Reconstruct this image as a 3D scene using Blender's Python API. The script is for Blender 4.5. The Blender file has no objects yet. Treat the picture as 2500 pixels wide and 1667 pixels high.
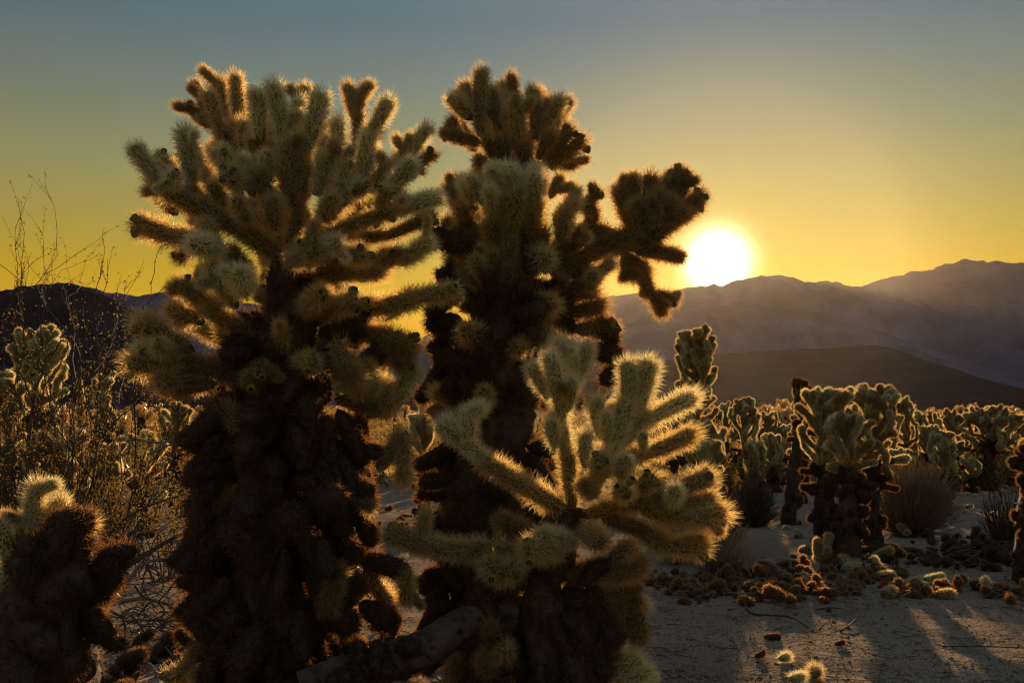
import bpy, math, random
import numpy as np
from mathutils import Vector, Matrix, Quaternion, noise

# ------------------------------------------------------------------ camera, sky, sun, exposure
F = 2430.0          # focal length in photograph pixels (2500 wide)
CAMH = 1.1          # eye height
HORIZON = 990.0     # photograph row of the horizon
scene = bpy.context.scene
col = scene.collection

def W(px, py, d):
    """world point seen at photograph pixel (px, py) at distance d"""
    return Vector(((px - 1250.0) / F * d, d, CAMH + (HORIZON - py) / F * d))

cam_data = bpy.data.cameras.new('camera')
cam = bpy.data.objects.new('camera', cam_data)
col.objects.link(cam)
cam.location = (0, 0, CAMH)
cam.rotation_euler = (math.radians(90), 0, 0)
cam_data.sensor_width = 36
cam_data.lens = F / 2500 * 36
cam_data.shift_y = (HORIZON - 833.5) / 2500
cam_data.clip_start = 0.05
cam_data.clip_end = 6000
scene.camera = cam

SUN_DIR = Vector((1752 - 1250.0, F, HORIZON - 640)).normalized()
SUN_EL = math.asin(SUN_DIR.z)
SUN_AZ = math.atan2(SUN_DIR.x, SUN_DIR.y)

world = bpy.data.worlds.new('World')
scene.world = world
world.use_nodes = True
wn, wl = world.node_tree.nodes, world.node_tree.links
wn.clear()
w_out = wn.new('ShaderNodeOutputWorld')
w_bg = wn.new('ShaderNodeBackground')
w_bg.inputs['Strength'].default_value = 0.05
sky = wn.new('ShaderNodeTexSky')
sky.sky_type = 'NISHITA'
sky.sun_disc = False
sky.sun_elevation = SUN_EL
sky.sun_rotation = SUN_AZ
sky.altitude = 500
sky.air_density = 1.4
sky.dust_density = 0.01
sky.ozone_density = 1.2
def wmath(op, a, b=None):
    n = wn.new('ShaderNodeMath'); n.operation = op
    for i, v in enumerate((a, b)):
        if v is None: continue
        if isinstance(v, (int, float)): n.inputs[i].default_value = v
        else: wl.new(v, n.inputs[i])
    return n.outputs[0]
tc = wn.new('ShaderNodeTexCoord')
dotn = wn.new('ShaderNodeVectorMath'); dotn.operation = 'DOT_PRODUCT'
wl.new(tc.outputs['Generated'], dotn.inputs[0]); dotn.inputs[1].default_value = SUN_DIR
ang = wmath('MULTIPLY', wmath('ARCCOSINE', wmath('MINIMUM', dotn.outputs['Value'], 0.999999)), 57.29578)  # degrees from the sun
core = wmath('MULTIPLY', wmath('EXPONENT', wmath('MULTIPLY', wmath('POWER', wmath('DIVIDE', ang, 1.25), 2.0), -1.0)), 90.0)
halo = wmath('MULTIPLY', wmath('EXPONENT', wmath('DIVIDE', ang, -4.2)), 3.5)
def wscale(val, rgb):
    n = wn.new('ShaderNodeVectorMath'); n.operation = 'SCALE'
    n.inputs[0].default_value = rgb; wl.new(val, n.inputs['Scale'])
    return n.outputs[0]
def wadd(a, b):
    n = wn.new('ShaderNodeVectorMath'); n.operation = 'ADD'
    wl.new(a, n.inputs[0]); wl.new(b, n.inputs[1]); return n.outputs[0]
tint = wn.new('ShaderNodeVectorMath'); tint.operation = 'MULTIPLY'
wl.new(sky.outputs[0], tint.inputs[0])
# dusty air warms the lowest sky all round; unseen upper sky brightened as added fill
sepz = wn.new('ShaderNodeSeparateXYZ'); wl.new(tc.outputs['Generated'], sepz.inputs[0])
dust_and_fill = wn.new('ShaderNodeValToRGB'); wl.new(sepz.outputs['Z'], dust_and_fill.inputs[0])
ce = dust_and_fill.color_ramp.elements
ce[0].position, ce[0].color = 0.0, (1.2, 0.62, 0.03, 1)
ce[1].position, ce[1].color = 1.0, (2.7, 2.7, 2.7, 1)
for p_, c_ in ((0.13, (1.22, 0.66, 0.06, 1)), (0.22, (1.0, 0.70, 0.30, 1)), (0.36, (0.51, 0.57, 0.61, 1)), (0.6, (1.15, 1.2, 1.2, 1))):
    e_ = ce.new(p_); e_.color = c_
wl.new(dust_and_fill.outputs[0], tint.inputs[1])
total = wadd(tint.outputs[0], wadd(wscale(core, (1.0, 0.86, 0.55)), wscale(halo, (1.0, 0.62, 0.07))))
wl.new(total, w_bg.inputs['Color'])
wl.new(w_bg.outputs[0], w_out.inputs['Surface'])

sun_data = bpy.data.lights.new('sun', 'SUN')
sun_data.energy = 5.0
sun_data.angle = math.radians(0.6)
sun_data.color = (1.0, 0.72, 0.40)
sun = bpy.data.objects.new('sun', sun_data)
col.objects.link(sun)
sun.rotation_euler = (-SUN_DIR).to_track_quat('-Z', 'Y').to_euler()

scene.view_settings.view_transform = 'Standard'
scene.view_settings.look = 'None'
scene.view_settings.gamma = 1
scene.view_settings.use_curve_mapping = False
scene.view_settings.exposure = 0.85
scene.cycles.max_bounces = 4
scene.cycles.diffuse_bounces = 2
scene.cycles.glossy_bounces = 2
scene.cycles.transmission_bounces = 3
scene.cycles.transparent_max_bounces = 4
scene.cycles.volume_bounces = 0
scene.cycles.filter_width = 1.15
scene.cycles.use_denoising = True
scene.cycles.sample_clamp_indirect = 3
scene.cycles.sample_clamp_direct = 5

# ------------------------------------------------------------------ helpers
def new_mat(name):
    m = bpy.data.materials.new(name); m.use_nodes = True
    m.node_tree.nodes.clear()
    return m, m.node_tree.nodes, m.node_tree.links

def mesh_of(name, verts, faces, mats, mat_idx=None, smooth=False):
    me = bpy.data.meshes.new(name)
    me.from_pydata([tuple(v) for v in verts], [], faces)
    for m in mats: me.materials.append(m)
    if mat_idx is not None:
        me.polygons.foreach_set('material_index', np.asarray(mat_idx, dtype=np.int32))
    if smooth is True:
        me.polygons.foreach_set('use_smooth', np.ones(len(me.polygons), dtype=bool))
    elif smooth is not False:
        me.polygons.foreach_set('use_smooth', np.asarray(smooth, dtype=bool))
    me.update()
    return me

def obj_of(name, mesh, parent=None, loc=None):
    o = bpy.data.objects.new(name, mesh)
    col.objects.link(o)
    if parent is not None: o.parent = parent
    if loc is not None: o.location = loc
    return o

def tag(o, label=None, cat=None, group=None, kind=None):
    if label: o['label'] = label
    if cat: o['category'] = cat
    if group: o['group'] = group
    if kind: o['kind'] = kind
    return o

def empty(name, loc, label, cat, group=None):
    o = bpy.data.objects.new(name, None); col.objects.link(o)
    o.location = loc; o.empty_display_size = 0.1
    return tag(o, label, cat, group)

def ground_z(x, y):
    r = math.hypot(x, y)
    near = 1.0 / (1.0 + (r / 60.0) ** 2)
    z = 0.035 * noise.noise((x * 0.55, y * 0.4, 3.1)) + 0.014 * noise.noise((x * 2.1, y * 1.7, 9.0)) + 0.009 * noise.noise((x * 6.3, y * 5.1, 4.0)) + 0.004 * noise.noise((x * 15, y * 13, 2.0))
    z += 0.10 * noise.noise((x * 0.12, y * 0.1, 1.7)) * min(1.0, r / 12.0)
    return z * near

def on_ground(px, py, dz=0.0):
    d = CAMH * F / (py - HORIZON)
    x = (px - 1250.0) / F * d
    return Vector((x, d, ground_z(x, d) + dz))

def base_at(px, d, dz=0.0):
    x = (px - 1250.0) / F * d
    return Vector((x, d, ground_z(x, d) + dz))

def smooth_path(pts, n):
    """Catmull-Rom through pts, n samples per span"""
    P = [Vector(p) for p in pts]
    P = [P[0] * 2 - P[1]] + P + [P[-1] * 2 - P[-2]]
    out = []
    for i in range(1, len(P) - 2):
        for k in range(n):
            t = k / n
            a, b, c, d = P[i-1], P[i], P[i+1], P[i+2]
            out.append(0.5 * ((2*b) + (c-a)*t + (2*a-5*b+4*c-d)*t*t + (3*b-a-3*c+d)*t*t*t))
    out.append(P[-2].copy())
    return out

def tube(path, radii, seg, bump=0.0, seed=0.0, freq=9.0, cap=True):
    verts, faces = [], []
    n = len(path)
    t0 = (path[1] - path[0]).normalized()
    u = t0.orthogonal().normalized()
    for i, p in enumerate(path):
        t = (path[min(i+1, n-1)] - path[max(i-1, 0)]).normalized()
        u = (u - t * u.dot(t)).normalized()
        v = t.cross(u)
        for k in range(seg):
            a = 2 * math.pi * k / seg
            dvec = u * math.cos(a) + v * math.sin(a)
            r = radii[i]
            if bump:
                q = p + dvec * r
                r *= 1 + bump * noise.noise(q * freq + Vector((seed, 0, 0)))
            verts.append(p + dvec * r)
    for i in range(n - 1):
        for k in range(seg):
            a, b = i*seg + k, i*seg + (k+1) % seg
            faces.append((a, b, b + seg, a + seg))
    if cap:
        faces.append(tuple(range(seg-1, -1, -1)))
        faces.append(tuple(range((n-1)*seg, n*seg)))
    return verts, faces

def spine_tris(rng, pts, nrm, up, per, length, width, spread=1.0, upbias=0.2):
    """per needles at each areole; every needle one thin tapering blade"""
    n = len(pts)
    P = np.repeat(pts, per, axis=0); N = np.repeat(nrm, per, axis=0); U = np.repeat(up, per, axis=0)
    T = np.cross(N, U); T /= np.linalg.norm(T, axis=1, keepdims=True) + 1e-9
    B = np.cross(N, T)
    m = n * per
    th = np.sqrt(rng.random(m)) * spread * 1.15
    ph = rng.random(m) * 2 * np.pi
    D = N * np.cos(th)[:, None] + (T * np.cos(ph)[:, None] + B * np.sin(ph)[:, None]) * np.sin(th)[:, None]
    D += U * upbias
    D /= np.linalg.norm(D, axis=1, keepdims=True)
    L = length * (0.55 + 0.55 * rng.random(m))
    R = rng.normal(size=(m, 3))
    S = np.cross(D, R); S /= np.linalg.norm(S, axis=1, keepdims=True) + 1e-9
    hw = width * 0.5 * (0.7 + 0.6 * rng.random(m))
    a = P - S * hw[:, None]; b = P + S * hw[:, None]; c = P + D * L[:, None]
    V = np.stack([a, b, c], axis=1).reshape(-1, 3)
    Fc = np.arange(3 * m).reshape(-1, 3)
    return V, Fc

# ------------------------------------------------------------------ materials
def spine_mat(name, dcol, tcol, mixf, var=0.25, gloss=0.10):
    m, n, l = new_mat(name)
    out = n.new('ShaderNodeOutputMaterial')
    dif = n.new('ShaderNodeBsdfDiffuse'); tr = n.new('ShaderNodeBsdfTranslucent'); gl = n.new('ShaderNodeBsdfGlossy')
    gl.inputs['Roughness'].default_value = 0.25
    gl.inputs['Color'].default_value = (1, 0.9, 0.7, 1)
    info = n.new('ShaderNodeObjectInfo')
    geo = n.new('ShaderNodeNewGeometry')
    add = n.new('ShaderNodeMath'); add.operation = 'ADD'
    l.new(info.outputs['Random'], add.inputs[0]); l.new(geo.outputs['Random Per Island'], add.inputs[1])
    rg = n.new('ShaderNodeMapRange'); rg.inputs['From Max'].default_value = 2.0
    rg.inputs['To Min'].default_value = 1 - var; rg.inputs['To Max'].default_value = 1 + var
    l.new(add.outputs[0], rg.inputs['Value'])
    for sh, c in ((dif, dcol), (tr, tcol)):
        sc = n.new('ShaderNodeVectorMath'); sc.operation = 'SCALE'
        sc.inputs[0].default_value = c
        l.new(rg.outputs[0], sc.inputs['Scale']); l.new(sc.outputs[0], sh.inputs['Color'])
    mx = n.new('ShaderNodeMixShader'); mx.inputs[0].default_value = mixf
    l.new(dif.outputs[0], mx.inputs[1]); l.new(tr.outputs[0], mx.inputs[2])
    mx2 = n.new('ShaderNodeMixShader'); mx2.inputs[0].default_value = gloss
    l.new(mx.outputs[0], mx2.inputs[1]); l.new(gl.outputs[0], mx2.inputs[2])
    l.new(mx2.outputs[0], out.inputs[0])
    return m

def rough_mat(name, c1, c2, scale=30.0, bump=0.3, rough=0.9, bscale=None, detail=6, spec=0.2):
    m, n, l = new_mat(name)
    out = n.new('ShaderNodeOutputMaterial'); b = n.new('ShaderNodeBsdfPrincipled')
    b.inputs['Roughness'].default_value = rough
    b.inputs['Specular IOR Level'].default_value = spec
    tcn = n.new('ShaderNodeTexCoord')
    nz = n.new('ShaderNodeTexNoise'); nz.inputs['Scale'].default_value = scale; nz.inputs['Detail'].default_value = detail
    l.new(tcn.outputs['Object'], nz.inputs['Vector'])
    rp = n.new('ShaderNodeValToRGB')
    rp.color_ramp.elements[0].position = 0.33; rp.color_ramp.elements[1].position = 0.68
    rp.color_ramp.elements[0].color = (*c1, 1); rp.color_ramp.elements[1].color = (*c2, 1)
    l.new(nz.outputs['Fac'], rp.inputs[0]); l.new(rp.outputs[0], b.inputs['Base Color'])
    bz = n.new('ShaderNodeTexNoise'); bz.inputs['Scale'].default_value = bscale or scale * 2.5; bz.inputs['Detail'].default_value = 4
    l.new(tcn.outputs['Object'], bz.inputs['Vector'])
    bp = n.new('ShaderNodeBump'); bp.inputs['Strength'].default_value = bump; bp.inputs['Distance'].default_value = 0.01
    l.new(bz.outputs['Fac'], bp.inputs['Height']); l.new(bp.outputs[0], b.inputs['Normal'])
    l.new(b.outputs[0], out.inputs[0])
    return m

M = {}
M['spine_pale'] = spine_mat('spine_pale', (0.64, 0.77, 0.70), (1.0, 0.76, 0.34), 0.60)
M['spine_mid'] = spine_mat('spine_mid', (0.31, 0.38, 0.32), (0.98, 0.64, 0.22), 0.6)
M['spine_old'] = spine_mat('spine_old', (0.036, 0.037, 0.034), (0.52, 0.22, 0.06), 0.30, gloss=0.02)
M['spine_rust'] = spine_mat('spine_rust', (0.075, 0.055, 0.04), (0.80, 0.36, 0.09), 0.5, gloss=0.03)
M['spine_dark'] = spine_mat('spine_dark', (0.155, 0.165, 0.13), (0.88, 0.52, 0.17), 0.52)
M['body_green'] = rough_mat('body_green', (0.10, 0.145, 0.055), (0.16, 0.20, 0.085), 40)
M['body_mid'] = rough_mat('body_mid', (0.07, 0.085, 0.038), (0.12, 0.125, 0.055), 40)
M['body_old'] = rough_mat('body_old', (0.035, 0.03, 0.025), (0.085, 0.07, 0.058), 40)
M['fruit'] = rough_mat('fruit', (0.15, 0.17, 0.04), (0.27, 0.26, 0.07), 90, 0.5, 0.6)
M['fruit_dry'] = rough_mat('fruit_dry', (0.10, 0.08, 0.035), (0.18, 0.15, 0.06), 90, 0.6)
M['fruit_hollow'] = rough_mat('fruit_hollow', (0.02, 0.016, 0.01), (0.05, 0.035, 0.02), 60)
M['bark'] = rough_mat('bark', (0.028, 0.022, 0.018), (0.085, 0.065, 0.05), 22, 0.8)
M['dead_wood'] = rough_mat('dead_wood', (0.045, 0.038, 0.033), (0.11, 0.095, 0.082), 18, 0.6)
M['grey_twig'] = rough_mat('grey_twig', (0.12, 0.105, 0.10), (0.26, 0.23, 0.21), 25, 0.3)
M['dark_twig'] = rough_mat('dark_twig', (0.05, 0.04, 0.032), (0.11, 0.085, 0.065), 25, 0.3)
M['leaf'] = spine_mat('leaf', (0.07, 0.075, 0.025), (0.34, 0.20, 0.05), 0.45, 0.4, 0.03)
M['dry_stem'] = spine_mat('dry_stem', (0.22, 0.18, 0.13), (0.42, 0.27, 0.12), 0.3, 0.3)
M['seed'] = spine_mat('seed', (0.55, 0.48, 0.32), (0.85, 0.68, 0.36), 0.5, 0.2)

# ground: sand with fine gravel
def ground_mat():
    m, n, l = new_mat('desert_sand')
    out = n.new('ShaderNodeOutputMaterial'); b = n.new('ShaderNodeBsdfPrincipled')
    b.inputs['Roughness'].default_value = 0.95; b.inputs['Specular IOR Level'].default_value = 0.0
    tcn = n.new('ShaderNodeTexCoord')
    def nz(scale, det, rough=0.55):
        t = n.new('ShaderNodeTexNoise'); t.inputs['Scale'].default_value = scale
        t.inputs['Detail'].default_value = det; t.inputs['Roughness'].default_value = rough
        l.new(tcn.outputs['Object'], t.inputs['Vector']); return t.outputs['Fac']
    def ramp(fac, p0, c0, p1, c1):
        r = n.new('ShaderNodeValToRGB'); e = r.color_ramp.elements
        e[0].position, e[1].position = p0, p1; e[0].color, e[1].color = (*c0, 1), (*c1, 1)
        l.new(fac, r.inputs[0]); return r.outputs[0]
    big = ramp(nz(0.9, 8), 0.3, (0.28, 0.195, 0.14), 0.72, (0.41, 0.30, 0.215))
    grit = ramp(nz(75, 3, 0.7), 0.36, (0.55, 0.52, 0.5), 0.62, (1.12, 1.1, 1.08))
    mul = n.new('ShaderNodeMixRGB'); mul.blend_type = 'MULTIPLY'; mul.inputs[0].default_value = 0.8
    l.new(big, mul.inputs[1]); l.new(grit, mul.inputs[2])
    vo = n.new('ShaderNodeTexVoronoi'); vo.inputs['Scale'].default_value = 26
    l.new(tcn.outputs['Object'], vo.inputs['Vector'])
    chip = ramp(vo.outputs['Distance'], 0.10, (0.45, 0.4, 0.38), 0.16, (1, 1, 1))
    mul2 = n.new('ShaderNodeMixRGB'); mul2.blend_type = 'MULTIPLY'; mul2.inputs[0].default_value = 0.55
    l.new(mul.outputs[0], mul2.inputs[1]); l.new(chip, mul2.inputs[2])
    l.new(mul2.outputs[0], b.inputs['Base Color'])
    h1 = n.new('ShaderNodeBump'); h1.inputs['Strength'].default_value = 0.9; h1.inputs['Distance'].default_value = 0.02
    l.new(nz(38, 6, 0.65), h1.inputs['Height'])
    h2 = n.new('ShaderNodeBump'); h2.inputs['Strength'].default_value = 0.7; h2.inputs['Distance'].default_value = 0.07
    l.new(nz(5, 4), h2.inputs['Height']); l.new(h1.outputs[0], h2.inputs['Normal'])
    l.new(h2.outputs[0], b.inputs['Normal'])
    l.new(b.outputs[0], out.inputs[0])
    return m
M['sand'] = ground_mat()
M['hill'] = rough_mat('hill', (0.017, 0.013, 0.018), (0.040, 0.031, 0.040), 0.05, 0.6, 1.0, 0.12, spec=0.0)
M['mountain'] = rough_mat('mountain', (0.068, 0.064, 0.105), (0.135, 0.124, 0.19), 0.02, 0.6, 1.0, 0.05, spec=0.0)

# ------------------------------------------------------------------ ground sheet
def build_ground():
    def axis(lim, near, n_near, n_far):
        a = np.linspace(0, near, n_near)
        b = near * (lim / near) ** np.linspace(0, 1, n_far)[1:]
        return np.concatenate([a, b])
    ys = np.concatenate([-axis(250, 3, 5, 8)[::-1][:-1], axis(1650, 12, 330, 60)])
    xp = axis(1500, 6, 150, 44)
    xs = np.concatenate([-xp[::-1][:-1], xp])
    verts = [(x, y, ground_z(x, y)) for y in ys for x in xs]
    nx = len(xs)
    faces = [(j*nx+i, j*nx+i+1, (j+1)*nx+i+1, (j+1)*nx+i) for j in range(len(ys)-1) for i in range(nx-1)]
    tag(obj_of('ground', mesh_of('ground', verts, faces, [M['sand']], smooth=True)), kind='structure')
build_ground()

# ------------------------------------------------------------------ hills and mountains
def ridge(name, D, sil, front, back, mat, rough, seed, nx=220, ny=60):
    pxs = [s[0] for s in sil]; pys = [s[1] for s in sil]
    verts = []
    for j in range(ny):
        s = -1 + 2 * j / (ny - 1)                     # -1 foot at the front, 0 the ridge, 1 the foot behind
        dy = s * (front if s < 0 else back)
        for i in range(nx):
            px = pxs[0] + (pxs[-1] - pxs[0]) * i / (nx - 1)
            x = (px - 1250) / F * D
            H = CAMH + (HORIZON - np.interp(px, pxs, pys)) / F * D
            p = (1 - abs(s)) ** 1.15
            q = Vector((x / D * 9, (D + dy) / D * 9, seed))
            g = 0.6 * noise.fractal(q * 1.6, 1.0, 2.0, 6) + 0.7 * (0.35 - abs(noise.noise(Vector((q.x * 5.0, q.y * 1.3, seed))))) + 0.3 * (0.3 - abs(noise.noise(Vector((q.x * 13.0, q.y * 3.0, seed)))))
            z = H * p * (1 + rough * g * (1 - p) * 1.6) + H * rough * 0.10 * g * p
            fine = H * 0.02 * noise.fractal(q * 9, 1.0, 2.0, 3)
            yy = D + dy + front * 0.05 * math.sin(math.pi * (1 + s)) * noise.noise(q * 0.9 + Vector((7, 0, 0)))
            verts.append((x, yy, z + fine * (1 - abs(s)) - 0.6 * (abs(s) > 0.99)))
    faces = [(j*nx+i, j*nx+i+1, (j+1)*nx+i+1, (j+1)*nx+i) for j in range(ny-1) for i in range(nx-1)]
    tag(obj_of(name, mesh_of(name, verts, faces, [mat], smooth=True)), kind='structure')

ridge('hill_left', 430, [(-420, 960), (-250, 830), (-120, 745), (0, 708), (90, 692), (160, 688), (225, 704), (300, 742), (400, 806), (500, 872), (610, 935), (720, 984)], 150, 120, M['hill'], 0.35, 2.0)
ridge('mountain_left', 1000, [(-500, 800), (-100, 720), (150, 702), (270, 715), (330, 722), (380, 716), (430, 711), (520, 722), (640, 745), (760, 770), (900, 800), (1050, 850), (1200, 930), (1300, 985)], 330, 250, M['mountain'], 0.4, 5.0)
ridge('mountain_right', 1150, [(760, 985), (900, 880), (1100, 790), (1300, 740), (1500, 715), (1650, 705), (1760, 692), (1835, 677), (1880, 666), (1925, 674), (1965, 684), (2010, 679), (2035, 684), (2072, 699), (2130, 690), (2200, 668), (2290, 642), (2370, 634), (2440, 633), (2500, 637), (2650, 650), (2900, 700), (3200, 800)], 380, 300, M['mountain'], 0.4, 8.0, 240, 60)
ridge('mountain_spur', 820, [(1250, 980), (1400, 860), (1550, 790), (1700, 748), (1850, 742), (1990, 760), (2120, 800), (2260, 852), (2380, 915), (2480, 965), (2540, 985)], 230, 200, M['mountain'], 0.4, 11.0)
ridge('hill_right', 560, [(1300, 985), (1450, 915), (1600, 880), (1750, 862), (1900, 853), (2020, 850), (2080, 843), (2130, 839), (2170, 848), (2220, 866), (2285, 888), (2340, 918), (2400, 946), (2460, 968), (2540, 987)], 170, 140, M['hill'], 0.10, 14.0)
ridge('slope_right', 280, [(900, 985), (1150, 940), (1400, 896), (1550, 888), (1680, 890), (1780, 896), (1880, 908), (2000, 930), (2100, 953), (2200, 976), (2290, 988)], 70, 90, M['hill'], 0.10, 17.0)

# ------------------------------------------------------------------ air
def build_haze():
    x0, x1, y0, y1, z0, z1 = -1560, 1560, -300, 1720, -3, 215
    v = [(x, y, z) for z in (z0, z1) for y in (y0, y1) for x in (x0, x1)]
    f = [(0, 2, 3, 1), (4, 5, 7, 6), (0, 1, 5, 4), (1, 3, 7, 5), (3, 2, 6, 7), (2, 0, 4, 6)]
    m, n, l = new_mat('haze_air')
    out = n.new('ShaderNodeOutputMaterial'); pv = n.new('ShaderNodeVolumePrincipled')
    pv.inputs['Color'].default_value = (0.50, 0.41, 0.32, 1)
    pv.inputs['Density'].default_value = 0.000028
    pv.inputs['Anisotropy'].default_value = 0.87
    l.new(pv.outputs[0], out.inputs['Volume'])
    tag(obj_of('haze', mesh_of('haze', v, f, [m])), kind='stuff')
build_haze()
# ------------------------------------------------------------------ cholla joints: shared meshes
NRNG = np.random.default_rng(7)
def joint_mesh(name, ratio, bend, areoles, per, slen, width, rings=9, seg=12, mats=('body_green', 'spine_pale'), base_r=0.72, spread=1.0):
    """one stem joint, body radius 1, length ratio, growing along +Z"""
    rng = np.random.default_rng(abs(hash(name)) % 1000 if False else sum(map(ord, name)))
    L = ratio
    def prof(t):
        z = t * L
        if z < 0.25: return (0.55 + (base_r - 0.55) * z / 0.25)
        if z > L - 1.0:
            c = (z - (L - 1.0)); return math.sqrt(max(0.0, 1 - c * c))
        return base_r + (1 - base_r) * math.sin(0.5 * math.pi * min(1.0, z / max(0.6 * L, 0.3)))
    def centre(t):
        return np.array([bend * t * t * L * 0.25, bend * 0.4 * math.sin(t * 3.0) * 0.3, t * L])
    ts = [i / (rings - 1) * (1 - 1.0 / L) for i in range(rings)] + [1 - (1 - math.sin(a)) / L for a in (0.45, 0.85, 1.2, 1.45)]
    verts, faces = [], []
    for t in ts:
        c = centre(t); r = prof(t)
        for k in range(seg):
            a = 2 * math.pi * k / seg
            b = 1 + 0.13 * math.sin(4 * a + 3.3 * t * L) * math.sin(4 * a - 3.3 * t * L)
            verts.append((c[0] + r * b * math.cos(a), c[1] + r * b * math.sin(a), c[2]))
    n = len(ts)
    for i in range(n - 1):
        for k in range(seg):
            a, b = i * seg + k, i * seg + (k + 1) % seg
            faces.append((a, b, b + seg, a + seg))
    tip = centre(1.0); verts.append(tuple(tip))
    for k in range(seg): faces.append(((n-1)*seg + k, (n-1)*seg + (k+1) % seg, len(verts) - 1))
    verts.append((0, 0, -0.45))
    for k in range(seg): faces.append(((k + 1) % seg, k, len(verts) - 1))
    nb = len(faces)
    # areoles on a spiral, evenly over the surface
    zz = np.linspace(0.04, 1.0, 400)
    pr = np.array([max(prof(t), 0.02) for t in zz])
    cum = np.cumsum((pr + 0.15) * np.where(zz > 1 - 1.05 / L, 2.0, 1.0)); cum /= cum[-1]
    ti = np.interp((np.arange(areoles) + 0.5) / areoles, cum, zz)
    ai = np.arange(areoles) * 2.39996 + rng.normal(0, 0.12, areoles)
    P = np.zeros((areoles, 3)); N = np.zeros((areoles, 3))
    for i, (t, a) in enumerate(zip(ti, ai)):
        c = centre(t); r = prof(t)
        P[i] = c + np.array([r * math.cos(a), r * math.sin(a), 0]) * 0.98
        z = t * L
        nz_ = max(0.0, z - (L - 1.0)) if z > L - 1 else 0.0
        v = np.array([math.cos(a) * max(r, 0.05), math.sin(a) * max(r, 0.05), nz_ + 0.05])
        N[i] = v / np.linalg.norm(v)
    U = np.tile(np.array([[0, 0, 1.0]]), (areoles, 1))
    SV, SF = spine_tris(rng, P, N, U, per, slen, width, spread, 0.22)
    off = len(verts)
    verts = list(verts) + [tuple(v) for v in SV]
    faces = faces + [tuple(int(q) + off for q in f) for f in SF]
    idx = [0] * nb + [1] * len(SF)
    return mesh_of(name, verts, faces, [M[mats[0]], M[mats[1]]], idx, smooth=[True] * nb + [False] * len(SF))

RATIOS = (2.4, 3.6, 5.0, 7.0, 9.0)
NEAR = {r: [joint_mesh('near_joint_%d_%d' % (r * 10, v), r, b, int(27 * r + 28), 8, 1.85, 0.080, 14, 16) for v, b in enumerate((0.25, 0.6))] for r in RATIOS}
OLDL = {r: [joint_mesh('old_joint_%d_%d' % (r * 10, v), r, b, int(17 * r + 18), 8, 1.15, 0.075, 12, 14, spread=1.25) for v, b in enumerate((0.5, 1.2))] for r in RATIOS}
MIDL = {r: [joint_mesh('mid_joint_%d_%d' % (r * 10, v), r, b, int(34 * r + 30), 7, 0.95, 0.085, 7, 10) for v, b in enumerate((0.3, 0.8))] for r in RATIOS[:4]}
FARL = {r: [joint_mesh('far_joint_%d' % (r * 10), r, 0.4, int(20 * r + 16), 6, 0.9, 0.14, 5, 8)] for r in RATIOS[:4]}
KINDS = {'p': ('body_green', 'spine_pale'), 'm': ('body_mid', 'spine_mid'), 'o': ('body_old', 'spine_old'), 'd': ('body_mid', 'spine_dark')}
rnd = random.Random(11)

def put(o, p0, p1, length, roll, r, ratio):
    """orient a +Z thing from p0 to p1"""
    d = p1 - p0
    q = d.to_track_quat('Z', 'Y') @ Quaternion((0, 0, 1), roll)
    o.rotation_mode = 'QUATERNION'; o.rotation_quaternion = q
    o.location = p0
    o.scale = (r, r, d.length / ratio)

def joint(root, lib, p0, p1, r, kind, name='joint', rand=None):
    """a stem joint from p0 to p1 (world), parented to its plant"""
    rand = rand or rnd
    L = (p1 - p0).length
    want = L / r
    if kind == 'o' and lib is NEAR: lib = OLDL
    ratio = min(lib, key=lambda q: abs(math.log(q / max(want, 0.5))))
    me = rand.choice(lib[ratio])
    o = obj_of(name, me, root)
    for s_, mn in enumerate(KINDS[kind]):
        if KINDS['p'][s_] != mn:
            o.material_slots[s_].link = 'OBJECT'; o.material_slots[s_].material = M[mn]
    put(o, p0 - root.location, p1 - root.location, L, rand.uniform(0, 6.28), r * (rand.uniform(0.64, 0.90) if lib is NEAR else rand.uniform(0.85, 1.1)), ratio)
    return o

def fruit_mesh(name, mat):
    prof = [(0.0, 0.30), (0.18, 0.62), (0.5, 0.86), (0.85, 0.92), (1.15, 0.98), (1.34, 0.80), (1.40, 0.55), (1.36, 0.38), (1.25, 0.28), (1.22, 0.05)]
    seg = 12; verts, faces, idx = [], [], []
    for z, r in prof:
        for k in range(seg):
            a = 2 * math.pi * k / seg
            b = 1 + 0.10 * math.sin(5 * a + 4 * z) * (0.5 + 0.5 * math.sin(6 * z))
            verts.append((r * b * math.cos(a), r * b * math.sin(a), z * 1.15 + 0.03 * math.sin(6 * a) * (z > 1.1)))
    for i in range(len(prof) - 1):
        for k in range(seg):
            a, b = i * seg + k, i * seg + (k + 1) % seg
            faces.append((a, b, b + seg, a + seg)); idx.append(1 if i >= 6 else 0)
    nb = len(faces)
    return mesh_of(name, verts, faces, [M[mat], M['fruit_hollow']], idx, smooth=True)
FRUIT = [fruit_mesh('fruit_green', 'fruit'), fruit_mesh('fruit_brown', 'fruit_dry')]

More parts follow.
